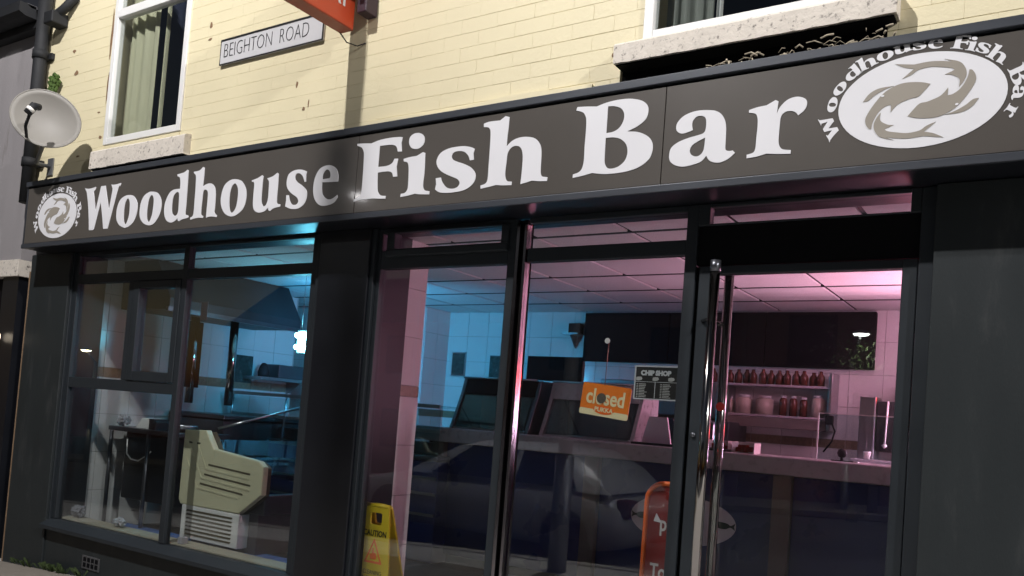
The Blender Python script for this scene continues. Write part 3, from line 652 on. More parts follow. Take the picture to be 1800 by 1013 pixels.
# ------------------------------------------------------------------ interior shell
FZ = .35
CZ = 2.55
fl = tag(bx('floor', M['grout'], None, -7.7, -.2, .11, 3.6, FZ-.1, FZ-.006), kind='structure') if False else None
b = B(); b.box(-7.7, -.2, .111, 3.6, FZ-.1, FZ-.004); fl = tag(b.obj('floor', M['grout']), kind='structure')
tile_me = None
for i in range(16):
    for j in range(8):
        x0 = -7.6+i*.45; y0 = .12+j*.45
        if x0 > -1 and False: continue
        if tile_me is None:
            tile_me = B().box(.003, .447, .003, .447, 0, .004).mesh('floor_tile'); tile_me.materials.append(M['floor'])
        o = bpy.data.objects.new('floor_tile', tile_me); COL.objects.link(o); o.location = (x0, y0, FZ-.004); setp(o, fl)
def solid(name, *a, m='grout'):
    return tag(B().box(*a).obj(name, M[m]), kind='structure')
cl = solid('ceiling', -7.7, -.2, .10, 3.6, CZ+.016, CZ+.06, m='grid')
ct = None
gx0, gy0 = -2.6-.6*9, 1.13-.6*2
for i in range(13):
    for j in range(7):
        x0, y0 = gx0+i*.6, gy0+j*.6
        xa, xb_, ya, yb = max(x0+.014, -7.69), min(x0+.586, -.21), max(y0+.014, .112), min(y0+.586, 3.5)
        if xb_-xa < .05 or yb-ya < .05: continue
        if xb_-xa > .571 and yb-ya > .571:
            if ct is None: ct = B().box(0, .572, 0, .572, 0, .012, bev=.002).mesh('ceiling_tile'); ct.materials.append(M['ctile'])
            o = bpy.data.objects.new('ceiling_tile', ct); COL.objects.link(o); o.location = (xa, ya, CZ+.002)
        else: o = B().box(xa, xb_, ya, yb, CZ+.002, CZ+.014, bev=.002).obj('ceiling_tile', M['ctile'])
        setp(o, cl)
for k in range(7):
    b = B(); yy_ = gy0+k*.6
    if .12 < yy_ < 3.5: b.box(-7.69, -.21, yy_-.013, yy_+.013, CZ-.001, CZ+.0155); setp(b.obj('ceiling_bar', M['grid']), cl)
# walls
wl_ = solid('left_wall', -6.80, -6.572, .10, 2.36, FZ, CZ+.01)
wend = solid('recess_wall', -7.72, -6.572, 2.362, 2.38, FZ, CZ+.01)
wb = solid('back_wall', -7.75, -.2, 3.432, 3.6, FZ, CZ+.01)
wp = solid('back_pier', -7.7, -5.425, 3.032, 3.43, FZ, CZ+.01)
wr = solid('right_wall', -.28, -.1, .11, 3.43, FZ, CZ+.01, m='tile_w')
wlo = solid('far_left_wall', -7.75, -7.73, 2.39, 3.43, FZ, CZ+.01, m='tile_w')
wpi = solid('front_pier', -3.83, -3.412, .101, .55, FZ, CZ+.01)
meshes = {}
def tiles(parent, ax, fix, a0, a1, z0, z1, tw=.25, th=.30, m='tile_w', th_=.008, s=1, name='wall_tile'):
    a = a0
    while a < a1-.02:
        aw = min(tw, a1-a); z = z0
        while z < z1-.02:
            zh = min(th, z1-z); key = (ax, round(aw, 3), round(zh, 3), m, s)
            if key not in meshes:
                g = .0018
                bb = B()
                if ax == 'x': bb.box(0 if s > 0 else -th_, th_ if s > 0 else 0, g, aw-g, g, zh-g, bev=.0012)
                else: bb.box(g, aw-g, -th_, 0, g, zh-g, bev=.0012)
                meshes[key] = bb.mesh(name); meshes[key].materials.append(M[m])
            o = bpy.data.objects.new(name, meshes[key]); COL.objects.link(o)
            o.location = (fix, a, z) if ax == 'x' else (a, fix, z); setp(o, parent)
            z += zh
        a += aw
tiles(wl_, 'x', -6.572, .11, 2.36, FZ, 1.60-.02, th=.31); tiles(wl_, 'x', -6.572, .11, 2.36, 1.58, 1.66, m='tile_b', name='border_tile'); tiles(wl_, 'x', -6.572, .11, 2.36, 1.66, CZ, th=.30)
tiles(wpi, 'x', -3.412, .37, .55, FZ, 1.58, tw=.22, th=.31); tiles(wpi, 'x', -3.412, .37, .55, 1.58, 1.65, tw=.22, m='tile_b', name='border_tile'); tiles(wpi, 'x', -3.412, .37, .55, 1.65, CZ, tw=.22, th=.30)
setp(B().box(-3.411, -3.398, .112, .367, FZ, CZ).obj('dark_cladding', M['frame']), wpi)
tiles(wp, 'x', -5.425, 3.03, 3.43, 1.12, 1.45, tw=.2, th=.33); tiles(wp, 'x', -5.425, 3.03, 3.43, 1.45, 1.52, tw=.2, m='tile_b', name='border_tile'); tiles(wp, 'x', -5.425, 3.03, 3.43, 1.52, CZ, tw=.2, th=.26)
tiles(wp, 'y', 3.032, -7.6, -5.425, 1.1, CZ, tw=.3, th=.29)
tiles(wb, 'y', 3.432, -5.42, -.3, 1.12, 1.45, th=.33); tiles(wb, 'y', 3.432, -5.42, -.3, 1.45, 1.52, m='tile_b', name='border_tile'); tiles(wb, 'y', 3.432, -5.42, -.3, 1.52, CZ, th=.26)

# ------------------------------------------------------------------ lamps indoors
def area(name, parent, loc, size, power, col, direction):
    l = bpy.data.lights.new(name, 'AREA'); l.shape = 'RECTANGLE'; l.size, l.size_y = size; l.energy = power; l.color = col
    o = bpy.data.objects.new(name, l); COL.objects.link(o); o.location = loc
    o.rotation_euler = Vector(direction).to_track_quat('-Z', 'Y').to_euler()
    if parent: o.parent = parent; o.location = Vector(loc)-wloc(parent)
    return o
def point(name, parent, loc, power, col, r=.05):
    l = bpy.data.lights.new(name, 'POINT'); l.energy = power; l.color = col; l.shadow_soft_size = r
    o = bpy.data.objects.new(name, l); COL.objects.link(o); o.location = loc
    if parent: o.parent = parent; o.location = Vector(loc)-wloc(parent)
    return o
FK = empty('insect_killer', 'glowing cyan insect killer lamp hanging beside the extractor hood', 'insect lamp', (-5.18, 1.2, 1.90))
b = B(); b.box(-5.26, -5.03, 1.20, 1.26, 1.89, 2.08, bev=.008); b.obj('housing', M['whitep'], FK)
for z in (1.94, 2.035):
    b = B(); b.tube([(-5.235, 1.175, z), (-5.10, 1.175, z)], .021, 12); b.obj('tube', emis('cyan_tube', (.25, .85, 1.0), 60), FK)
for x in (-5.24, -5.05):
    b = B(); b.tube([(x, 1.23, 2.06), (x, 1.23, CZ)], .003, 6); b.obj('chain', M['steel'], FK)
point('glow', FK, (-5.14, 1.10, 1.99), CYAN_POWER, (.10, .62, 1.0), .04)
area('back_glow', FK, (-5.10, 1.30, 1.99), (.2, .2), CYAN_POWER*4.6, (.07, .52, 1.0), (-.22, 1, .04)).data.spread = math.radians(165)

FR = empty('drinks_fridge', 'tall lit drinks fridge just inside the shop right of the door', 'fridge', (-.55, 2.95, FZ))
b = B(); b.box(-.86, -.30, 2.72, 3.30, FZ, 2.02, bev=.01); b.obj('cabinet', M['whitep'], FR)
bx('light_panel', emis('pink_white_glow', (1.0, .60, .80), 3.2), FR, -.82, -.34, 2.708, 2.718, .80, 1.68)
bx('header_light', emis('red_header_glow', (1.0, .06, .05), 30), FR, -.80, -.36, 2.706, 2.718, 1.78, 1.90)
b = B(); b.box(-.845, -.315, 2.69, 2.719, .75, .795).box(-.845, -.315, 2.69, 2.719, 1.685, 1.73).box(-.845, -.822, 2.69, 2.719, .795, 1.685).box(-.338, -.315, 2.69, 2.719, .795, 1.685); b.obj('door_frame', M['dsteel'], FR)
area('glow', FR, (-.62, 2.66, 1.25), (.45, .9), PINK_POWER, (1.0, .52, .74), (-.85, -1, .50))

WLT = empty('pink_fill_light', 'unseen pink fill light added high on the right hand wall behind the counter', 'fill light', (-.33, 2.2, 2.2))  # added source, out of view, to light the back wall pink
b = B(); b.box(-.30, -.281, 1.9, 2.5, 2.19, 2.25, bev=.004); b.obj('fitting', M['whitep'], WLT)
b = B(); b.tube([(-.32, 1.93, 2.22), (-.32, 2.47, 2.22)], .013, 12); b.obj('tube', emis('pink_tube', (1.0, .48, .72), 8), WLT)
point('glow', WLT, (-.42, 2.2, 2.20), 34, (1.0, .45, .70), .12)
# ------------------------------------------------------------------ extractor hood and frying range
HD = empty('extractor_hood', 'large dark steel extractor hood hanging over the frying range', 'extractor hood', (-6.3, 1.1, 2.13))
b = B(); b.prism([(-6.55, CZ-.004), (-6.10, CZ-.004), (-5.90, 2.24), (-5.90, 2.15), (-6.55, 2.15)], 'y', .45, 1.82, bev=.004); b.obj('canopy', mat('dark_hood_steel', (.035, .036, .042), .5, metal=.5, var=.3, scale=5), HD)  # canopy steel darker and rougher than the range
b = B(); b.box(-5.93, -5.895, .44, 1.83, 2.135, 2.17); b.obj('lip', M['dsteel'], HD)
b = B(); b.prism([(-6.095, 2.30), (-5.975, 2.30), (-5.95, 2.235), (-6.095, 2.235)], 'y', .62, 1.2); b.obj('filter_panel', M['blackr'], HD)
for i, (x, yv) in enumerate(((-6.06, .70), (-6.00, .86), (-6.02, 1.22))):
    if i == 2: x, yv = -5.98, 1.15
    b = B(); b.tube([(x-.12*(i == 1)+(.0), yv, 1.42), (x-.12*(i == 1), yv, 2.14)], .035, 18); b.obj('flue_post', M['chrome'], HD)
b = B(); b.box(-6.12, -6.09, .72, .92, 1.55, 2.1); b.obj('side_panel', M['blackr'], HD)
RG = empty('frying_range', 'dark steel frying range under the extractor hood', 'frying range', (-6.2, 1.3, FZ))
b = B(); b.box(-6.56, -5.85, 1.02, 2.34, FZ, 1.30, bev=.01); b.obj('body', M['dsteel'], RG)
b = B(); b.box(-6.56, -5.82, 1.0, 2.36, 1.302, 1.34, bev=.006); b.obj('worktop', M['dsteel'], RG)
for z in (.7, 1.0):
    b = B(); b.box(-5.848, -5.838, 1.1, 2.25, z, z+.012); b.obj('trim_strip', M['steel'], RG)

bbx = empty('steel_bracket_shelf', 'steel shelf bracketed to the tiled wall under the hood carrying boxes', 'shelf', (-6.4, 2.1, 1.69))
b = B(); b.box(-6.56, -6.30, 1.75, 2.35, 1.68, 1.71, bev=.003); b.obj('board', M['steel'], bbx)
b = B(); b.prism([(-6.56, 1.55), (-6.56, 1.68), (-6.36, 1.68)], 'y', 2.30, 2.31); b.obj('bracket', M['steel'], bbx)
top(B().box(-6.52, -6.32, 1.98, 2.34, 1.711, 1.84, bev=.006).obj('appliance_box', M['dsteel']), 'grey metal box on the shelf under the hood', 'metal box')
top(B().lathe([(.05, 0), (.055, .04), (.04, .10), (.02, .13), (0, .135)], (-6.42, 1.88, 1.711), 14).obj('dark_kettle', M['pipe']), 'dark pot beside the metal box on the shelf under the hood', 'pot')
PN = empty('wall_notice', 'small dark printed notice on the tiled wall under the hood', 'notice', (-6.56, 1.75, 1.66))
bx('sheet', M['picture'], PN, -6.563, -6.558, 1.66, 1.86, 1.64, 1.90)

# glass display counter across the left window
GC = empty('glass_display_counter', 'low glass display counter with steel rails glinting cyan behind the left window', 'display counter', (-5.5, 1.7, FZ))
b = B(); b.box(-6.45, -3.95, 1.52, 1.95, FZ, 1.12, bev=.006); b.obj('cabinet_body', M['navy'], GC)
b = B(); b.box(-6.45, -3.95, 1.50, 1.97, 1.122, 1.16, bev=.005); b.obj('worktop', M['dsteel'], GC)
for (z, yy_) in ((1.53, 1.52), (1.34, 1.56)):
    b = B(); b.box(-6.42, -3.97, yy_, yy_+.34, z, z+.018, bev=.002); b.obj('glass_shelf', M['glasscase'], GC)
    b = B(); b.box(-6.42, -3.97, yy_-.02, yy_-.001, z-.004, z+.026, bev=.002); b.obj('shelf_rail', M['steel'], GC)
bx('front_glass', M['glasscase'], GC, -6.40, -3.98, 1.535, 1.541, 1.165, 1.52)
for x in (-6.41, -5.7, -4.9):
    b = B(); b.tube([(x, 1.53, 1.16), (x+.02, 1.53, 1.53)], .009, 8); b.obj('support', M['steel'], GC)
b = B(); b.box(-6.3, -4.1, 1.62, 1.90, 1.162, 1.26, bev=.01); b.obj('food_tray', M['dsteel'], GC)
b = B()
for z in (.98, .86, .7): b.box(-6.44, -3.96, 1.508, 1.519, z, z+.02)
b.obj('trim_strip', M['steel'], GC)

# beige serve-over cabinet by the left window
CB = empty('chilled_serve_over_cabinet', 'beige plastic end panel of a chilled serve over cabinet with white louvred base', 'chilled cabinet', (-4.9, .5, FZ))
yc = .30
prof = [(-5.36, 1.235), (-5.12, 1.245), (-5.02, 1.12), (-4.54, 1.075), (-4.49, 1.04), (-4.49, .85), (-4.70, .70), (-5.34, .695), (-5.365, .73)]
b = B(); b.prism(prof, 'y', yc, yc+.05, bev=.008); ep = b.obj('end_panel', M['beige'], CB)
b = B(); b.prism([(p[0]+.012*(1 if p[0] < -5 else -1), p[1]-.01) for p in prof], 'y', yc+.051, yc+.085); b.obj('panel_edge', M['slot'], CB)
# raised ribs with dark slots: three slanted, three straight
def bar(b, p, q, w, y0, y1):
    d = Vector((q[0]-p[0], q[1]-p[1])).normalized(); n = Vector((-d.y, d.x))*w/2
    b.prism([(p[0]+n.x, p[1]+n.y), (q[0]+n.x, q[1]+n.y), (q[0]-n.x, q[1]-n.y), (p[0]-n.x, p[1]-n.y)], 'y', y0, y1)
sl = B(); rb = B()
for p, q, w in (((-5.06, 1.005), (-4.612, .979), .013), ((-5.097, .933), (-4.602, .903), .013), ((-5.137, .864), (-4.672, .835), .013), ((-5.296, 1.148), (-5.258, 1.146), .012), ((-5.206, 1.147), (-5.168, 1.147), .012)):
    bar(sl, p, q, w, yc-.0015, yc-.0002)
for pts_ in (((-5.29, 1.133), (-5.13, .905), (-4.61, .872)), ((-5.197, 1.137), (-5.083, .974), (-4.62, .946)), ((-5.319, 1.039), (-5.166, .832), (-4.716, .803))):
    bar(rb, pts_[0], pts_[1], .014, yc-.003, yc-.0004); bar(rb, pts_[1], pts_[2], .012, yc-.0032, yc-.0003)
sl.obj('slot', M['slot'], ep); rb.obj('rib', M['beige'], ep)
b = B(); b.box(-5.315, -4.69, yc+.0, yc+.6, .46, .695, bev=.004); gb = b.obj('louvred_base', M['whitep'], CB)
b = B()
for k in range(7): b.prism([(-5.248, .668-k*.028), (-4.752, .668-k*.028), (-4.762, .655-k*.028), (-5.26, .655-k*.028)], 'y', yc-.003, yc-.0004)
b.obj('louvres', M['slot'], gb)
b = B(); b.box(-5.30, -4.55, yc+.09, yc+1.1, .70, .84, bev=.01).box(-5.30, -4.6, yc+.09, yc+1.1, .42, .699); b.obj('cabinet_body', M['dsteel'], CB)
b = B(); b.prism([(-5.30, .845), (-4.56, .845), (-4.56, .98), (-5.02, 1.06), (-5.13, 1.18), (-5.30, 1.18)], 'y', yc+.10, yc+1.1); b.obj('glass_canopy', M['glasscase'], CB)
b = B(); b.tube([(-5.12, yc+.1, 1.26), (-4.98, yc+.25, 1.33), (-4.95, yc+.9, 1.50)], .010, 8); b.obj('stay', M['steel'], CB)

# left corner clutter
BN = empty('black_worktop_unit', 'black unit with steel legs standing inside the left window', 'worktop unit', (-6.1, .6, FZ))
b = B(); b.box(-6.52, -5.62, .42, .92, 1.155, 1.19, bev=.006); b.obj('worktop', M['dsteel'], BN)
b = B(); b.box(-6.36, -5.66, .48, .90, .62, 1.15, bev=.008); b.obj('drum', M['black'], BN)
for (x, yv) in ((-5.98, .43), (-6.48, .43), (-5.66, .88)):
    b = B(); b.tube([(x, yv, FZ), (x, yv, 1.155)], .016, 10); b.obj('leg', M['dsteel'], BN)
b = B(); b.tube([(-6.32, .47, 1.10), (-6.29, .455, 1.02), (-6.28, .45, .98), (-6.22, .45, .94), (-6.12, .45, .935), (-6.04, .452, .975), (-5.98, .46, 1.02)], .0055, 6)
top(b.obj('white_cable', M['whitep']), 'white cable looped across the front of the black unit', 'cable')
tm = empty('weighing_scale', 'white and grey kitchen scale on top of the black unit', 'scale', (-6.1, .6, 1.19))
b = B(); b.prism([(-6.23, 1.191), (-6.15, 1.275), (-6.06, 1.275), (-6.06, 1.191)], 'y', .47, .62, bev=.004); b.obj('body', M['whitep'], tm)
b = B(); b.prism([(-6.055, 1.191), (-6.055, 1.275), (-5.99, 1.275), (-5.96, 1.25), (-5.965, 1.191)], 'y', .47, .62, bev=.004); b.obj('display', M['dsteel'], tm)
top(B().lathe([(.05, 0), (.085, .03), (.10, .055), (.094, .055), (.078, .03), (0, .01)], (-5.78, .60, 1.191), 22).obj('steel_bowl', M['steel']), 'shiny steel bowl on the black unit beside the scale', 'bowl')
def crumple(name, c, r, m, label, cat, seed, sq=(1, 1, 1)):
    random.seed(seed); b = B(); bmesh.ops.create_icosphere(b.b, subdivisions=3, radius=1)
    for v in b.b.verts:
        k = 1+.28*math.sin(v.co.x*7+seed)+.22*math.sin(v.co.y*9+seed*2)*math.cos(v.co.z*8)+random.uniform(-.10, .10)
        v.co = Vector((v.co.x*r*sq[0]*k, v.co.y*r*sq[1]*k, v.co.z*r*sq[2]*k))
    lo = min(v.co.z for v in b.b.verts)
    for v in b.b.verts: v.co += Vector((c[0], c[1], c[2]-lo))
    o = b.obj(name, m); random.seed(11); return top(o, label, cat)
crumple('crumpled_paper', (-6.44, .50, 1.191), .055, M['wrap'], 'white crumpled paper at the left end of the black unit', 'crumpled paper', 3, (1, .7, .7))
crumple('grey_cloth', (-6.42, .18, .463), .055, mat('grey_cloth', (.16, .165, .19), .9, bump=.6), 'grey bundled cloth in the left corner of the window ledge', 'cloth', 5, (1.3, .6, .75))
crumple('foil_packet', (-5.86, .17, .463), .045, M['wrap'], 'crumpled silver packet lying on the left window ledge', 'packet', 8, (1.2, .7, .7))
top(B().box(-5.06, -5.02, .10, .16, .463, .51, bev=.005).obj('paper_box', M['wrap']), 'small pale carton on the window ledge beside the mullion', 'carton')
b = B(); b.box(-6.3, -4.0, .245, .50, .40, .424, bev=.004); top(b.obj('blue_mat', M['blue']), 'blue strip of matting just behind the left window ledge', 'mat')
top(B().box(-5.52, -5.44, .46, .462, 2.06, 2.20).obj('lilac_notice', M['purple']), 'small lilac paper notice hanging by the left casement', 'notice')

# ------------------------------------------------------------------ serving counter
SC = empty('serving_counter', 'long serving counter with grey top and navy blue front panels', 'counter', (-2.5, 1.9, FZ))
b = B(); b.box(-4.28, -.34, 1.60, 2.12, 1.275, 1.385, bev=.008); b.obj('top', M['ctop'], SC)
px = [-4.10, -2.76, -1.46, -.46]
b = B(); b.box(-4.20, -.36, 1.70, 2.05, FZ, 1.27); b.obj('carcass', M['blackr'], SC)
for x in px:
    b = B(); b.box(x, x+.11, 1.62, 1.70, FZ, 1.273, bev=.004); b.obj('post', M['taupe'], SC)
for i in range(3):
    p = B(); p.box(px[i]+.114, px[i+1]-.004, 1.66, 1.698, .42, 1.27, bev=.003); po = p.obj('panel', M['navy'], SC)
def counter_fish(cx, cz):
    E_ = [(cx+.36*math.cos(2*math.pi*i/48), cz+.16*math.sin(2*math.pi*i/48)) for i in range(48)]
    lg = art('emblem', curve_mesh('emblem', [E_], .001), M['vinyl'], SC, (0, 1.6585, 0))
    for s_ in (-1, 1):
        bx_ = cx+s_*.27
        pts = [(bx_+s_*(-.075), cz, 1), (bx_+s_*(-.03), cz+.022, 0), (bx_+s_*.03, cz+.018, 0), (bx_+s_*.055, cz+.006, 0), (bx_+s_*.085, cz+.024, 1), (bx_+s_*.078, cz, 1), (bx_+s_*.085, cz-.022, 1), (bx_+s_*.055, cz-.006, 0), (bx_+s_*.02, cz-.02, 0), (bx_+s_*(-.03), cz-.016, 0)]
        art('fish', curve_mesh('fish', [catmull(pts)], .0008), M['dgreen'], lg, (0, 1.6565, 0))
counter_fish(-2.04, .92)

# menu boards on the back wall
MB = empty('menu_board', 'wide unlit black menu board high on the back wall above the counter', 'menu board', (-2.5, 3.4, 2.08))
for i in range(3):
    a = -3.78+i*.85; b = B(); b.box(a, a+.846, 3.36, 3.42, 2.08, 2.53, bev=.006); b.obj('panel', M['dkwood'], MB)
top(B().box(-4.40, -3.80, 3.39, 3.42, 1.88, 2.115, bev=.004).obj('dark_screen', M['blackr']), 'black rectangular screen on the back wall left of the menu board', 'screen')
PF = empty('framed_picture', 'small framed picture on the cyan lit back wall', 'picture', (-5.2, 3.42, 1.88))
PF.location = (-5.25, 3.42, 1.88)
bx('frame', M['steel'], PF, -5.34, -5.165, 3.405, 3.421, 1.885, 2.135); bx('print', M['picture'], PF, -5.328, -5.177, 3.400, 3.4045, 1.897, 2.123)
PF2 = empty('framed_picture', 'second framed picture on the back wall half hidden by the window mullion', 'picture', (-4.78, 3.42, 1.88))
bx('frame', M['dsteel'], PF2, -4.86, -4.70, 3.405, 3.421, 1.88, 2.11); bx('print', M['picture'], PF2, -4.85, -4.71, 3.400, 3.4045, 1.89, 2.10)
SB = empty('wall_shelf', 'small bracket shelf on the back wall beside the menu board', 'shelf', (-3.87, 3.35, 2.3))
bx('board', M['steel'], SB, -3.96, -3.79, 3.24, 3.42, 2.318, 2.33)
b = B(); b.prism([(3.42, 2.20), (3.42, 2.316), (3.30, 2.316)], 'x', -3.90, -3.885); b.obj('bracket', M['dsteel'], SB)
bx('router', M['dkwood'], SB, -3.94, -3.82, 3.34, 3.42, 2.3305, 2.43)

# heated cabinets on the counter
def heated(x0, x1, label, m1, yv=1.78):
    H = empty('heated_cabinet', label, 'heated cabinet', ((x0+x1)/2, yv+.1, 1.386))
    pr = [(yv-.10, 1.386), (yv+.02, 1.66), (yv+.06, 1.79), (yv+.30, 1.79), (yv+.30, 1.386)]
    for x in (x0, x1-.03):
        b = B(); b.prism([(p[0], p[1]) for p in pr], 'x', x, x+.03, bev=.003); b.obj('side_panel', m1, H)
    b = B(); b.prism([(yv+.02, 1.665), (yv+.06, 1.79), (yv+.30, 1.79), (yv+.30, 1.74), (yv+.08, 1.665)], 'x', x0+.031, x1-.031, bev=.003); b.obj('canopy', M['dkwood'] if m1 is M['dsteel'] else m1, H)
    b = B(); b.prism([(yv-.088, 1.40), (yv+.015, 1.655), (yv+.021, 1.655), (yv-.082, 1.40)], 'x', x0+.05, x1-.05); b.obj('front_glass', M['glasscase'], H)
    b = B(); b.box(x0+.032, x1-.032, yv-.09, yv+.29, 1.387, 1.40); b.obj('base', M['steel'], H)
    b = B(); b.box(x0+.032, x1-.032, yv+.27, yv+.29, 1.401, 1.74); b.obj('back_panel', M['dsteel'], H)
    b = B(); b.tube([(x0+.02, yv+.02, 1.792), (x1-.02, yv+.02, 1.792)], .008, 8); b.obj('rail', M['steel'], H)
heated(-4.0, -3.28, 'dark heated food cabinet with sloping glass at the left end of the counter', M['dsteel'])
heated(-3.22, -2.46, 'pale steel heated food cabinet with black window in the middle of the counter', M['ctop'], 1.84)
top(B().box(-3.72, -3.60, 1.90, 1.96, 1.4005, 1.60, bev=.004).obj('paper_roll', M['wrap']), 'white paper bag stack inside the dark heated cabinet', 'paper bags')
b = B(); b.prism([(-2.42, 1.386), (-2.37, 1.58), (-2.24, 1.58), (-2.20, 1.386)], 'y', 1.78, 1.80); top(b.obj('paper_sheet', mat('pale_lilac_paper', (.62, .56, .62), .6)), 'pale paper sheet standing under the closed sign on the counter', 'paper')
b = B(); b.box(-2.44, -1.78, 1.66, 1.95, 1.386, 1.402, bev=.004); top(b.obj('black_tray', M['black']), 'flat black tray on the counter behind the menu poster', 'tray')
b = B(); b.box(-2.20, -1.98, 1.98, 2.10, 1.386, 1.58, bev=.02); top(b.obj('steel_bain_marie', M['dsteel']), 'long steel container on the counter behind the menu poster', 'container')
b = B(); b.box(-3.4, -2.3, 3.02, 3.36, 1.62, 1.90, bev=.01); o = b.obj('steel_oven', M['steel']); top(o, 'pale steel oven against the back wall below the black screens', 'oven')
b = B(); b.box(-3.5, -2.2, 2.95, 3.40, FZ, 1.60, bev=.01); top(b.obj('back_worktop_unit', M['dsteel']), 'steel back worktop unit under the oven', 'worktop unit')

# shelves with bottles on the back wall
SH = empty('bottle_shelf', 'wall shelf unit stacked with bottles and jars below the menu board', 'shelf unit', (-1.95, 3.35, 1.55))
for z in (1.905, 1.66):
    b = B(); b.box(-2.75, -1.52, 3.20, 3.42, z, z+.018, bev=.003); b.obj('shelf', M['ctop'], SH)
b = B(); b.box(-1.515, -1.49, 3.18, 3.42, 1.58, 2.03, bev=.003); b.obj('side_panel', M['steel'], SH)
b = B(); b.box(-2.75, -1.52, 3.19, 3.20, 1.575, 1.655, bev=.003); b.obj('apron', M['taupe'], SH)
bt = B().lathe([(.030, 0), (.032, .06), (.031, .075), (.014, .10), (.014, .118), (0, .12)], (0, 0, 0), 12).mesh('bottle'); bt.materials.append(M['bottle'])
nb = 0
ORD = 'first second third fourth fifth sixth seventh eighth ninth tenth eleventh twelfth thirteenth fourteenth fifteenth sixteenth seventeenth'.split()
for i in range(17):
    x = -2.66+i*.067
    o = bpy.data.objects.new('sauce_bottle', bt); COL.objects.link(o); o.location = (x+random.uniform(-.007, .007), 3.27+random.uniform(-.02, .02), 1.924); o.scale = (1, 1, random.choice([1, 1, 1.06, .93]))
    tag(o, ORD[i]+' dark sauce bottle from the left in the row on the top shelf', 'bottle', 'sauce bottles on the top shelf')
    nb += 1
lidm = M['signwhite']
for i, (x, r, h, m_) in enumerate(((-2.60, .05, .13, 'jar'), (-2.47, .05, .14, 'whitep'), (-2.33, .05, .13, 'jar'), (-2.20, .065, .15, 'jar'), (-2.03, .07, .15, 'jar'), (-1.88, .03, .16, 'bottle'), (-1.80, .03, .16, 'bottle'), (-1.72, .03, .15, 'bottle'), (-1.61, .05, .17, 'jar'))):
    E2 = empty('storage_jar' if m_ != 'bottle' else 'sauce_bottle', ('pale lidded jar' if m_ == 'jar' else 'white lidded tub' if m_ == 'whitep' else 'dark slim bottle')+' on the lower wall shelf, number %d from the left' % (i+1) if False else ['first pale jar from the left on the lower shelf', 'white lidded tub on the lower wall shelf', 'pale jar right of the white tub on the lower shelf', 'wide pale jar in the middle of the lower shelf', 'widest jar beside the slim bottles on the lower shelf', 'leftmost slim dark bottle on the lower shelf', 'middle slim dark bottle on the lower shelf', 'rightmost slim dark bottle on the lower shelf', 'tall jar at the right end of the lower shelf'][i], 'jar' if m_ != 'bottle' else 'bottle', (x, 3.28, 1.678), 'jars and bottles on the lower shelf')
    b = B(); b.lathe([(r, 0), (r, h*.8), (r*.7, h*.9)], (x, 3.28, 1.679), 14); b.obj('body', M[m_], E2)
    b = B(); b.lathe([(r*.72, 0), (r*.72, h*.12), (0, h*.12)], (x, 3.28, 1.679+h*.9), 12); b.obj('lid', lidm, E2)

# right-hand counter items
for i, (x, lb) in enumerate(((-1.86, 'clear tub of red sauce sachets half behind the door handle'), (-1.69, 'clear tub of red sauce sachets right of the door handle'))):
    T = empty('sauce_tub', lb, 'tub', (x, 1.80, 1.386), 'tubs of red sachets')
    b = B(); a = .072
    b.poly([(x-a, 1.72, 1.386), (x+a, 1.72, 1.386), (x+a, 1.725, 1.455), (x-a, 1.725, 1.455), (x-a, 1.86, 1.386), (x+a, 1.86, 1.386), (x+a, 1.86, 1.455), (x-a, 1.86, 1.455)], [(0, 1, 5, 4), (1, 5, 6, 2), (0, 4, 7, 3), (4, 5, 6, 7)]); b.obj('tub', M['tub'], T)
    bx('front', M['glasscase'], T, x-a, x+a, 1.718, 1.722, 1.387, 1.454)
    b = B()
    for k in range(12): b.box(x-.055+random.random()*.07, x-.02+random.random()*.07, 1.735+random.random()*.08, 1.76+random.random()*.08, 1.388+random.random()*.02, 1.41+random.random()*.03)
    b.obj('sachets', M['sauce'], T)
PX = empty('perspex_screen', 'clear perspex screen standing on the counter seen through the door', 'screen', (-1.1, 1.9, 1.386))
bx('sheet', M['glasscase'], PX, -1.28, -.36, 1.90, 1.906, 1.387, 1.675)
b = B(); b.box(-1.284, -1.276, 1.896, 1.910, 1.387, 1.678).box(-1.276, -.36, 1.898, 1.908, 1.673, 1.679); b.obj('edge', M['tub'], PX)
CR = empty('card_reader', 'black card reader on a small stand on the counter', 'card reader', (-1.12, 1.82, 1.386))
b = B(); b.lathe([(0, -.030), (.022, -.020), (.030, 0), (.022, .022), (0, .030)], (-1.11, 1.82, 1.435), 16); b.obj('head', M['pipe'], CR)
b = B(); b.lathe([(.010, 0), (.008, .03)], (-1.11, 1.82, 1.387), 10).box(-1.17, -1.03, 1.80, 1.84, 1.3865, 1.392); b.obj('stand', M['pipe'], CR)
top(B().box(-1.02, -.995, 1.70, 1.73, 1.3865, 1.394).obj('white_tag', M['whitep']), 'tiny white tag on the counter edge beside the card reader', 'tag')
DU = empty('steel_dispenser', 'upright steel dispenser with dark slot and white ladle at the right of the counter', 'dispenser', (-1.06, 2.6, 1.46))
b = B(); b.box(-1.165, -1.06, 2.55, 2.75, 1.40, 1.83, bev=.008); b.obj('body', M['steel'], DU)
b = B(); b.box(-1.055, -.94, 2.58, 2.75, 1.46, 1.80, bev=.004); b.obj('slot', M['pipe'], DU)
b = B(); b.tube([(-.995, 2.56, 1.50), (-.985, 2.56, 1.80)], .006, 8); b.lathe([(0, -.02), (.02, 0), (0, .02)], (-.995, 2.56, 1.50), 12); b.obj('ladle', M['whitep'], DU)
b = B(); b.lathe([(.03, 0), (.022, -.05), (0, -.05)], (-1.10, 2.56, 1.452), 12); b.obj('spout', M['tub'], DU)
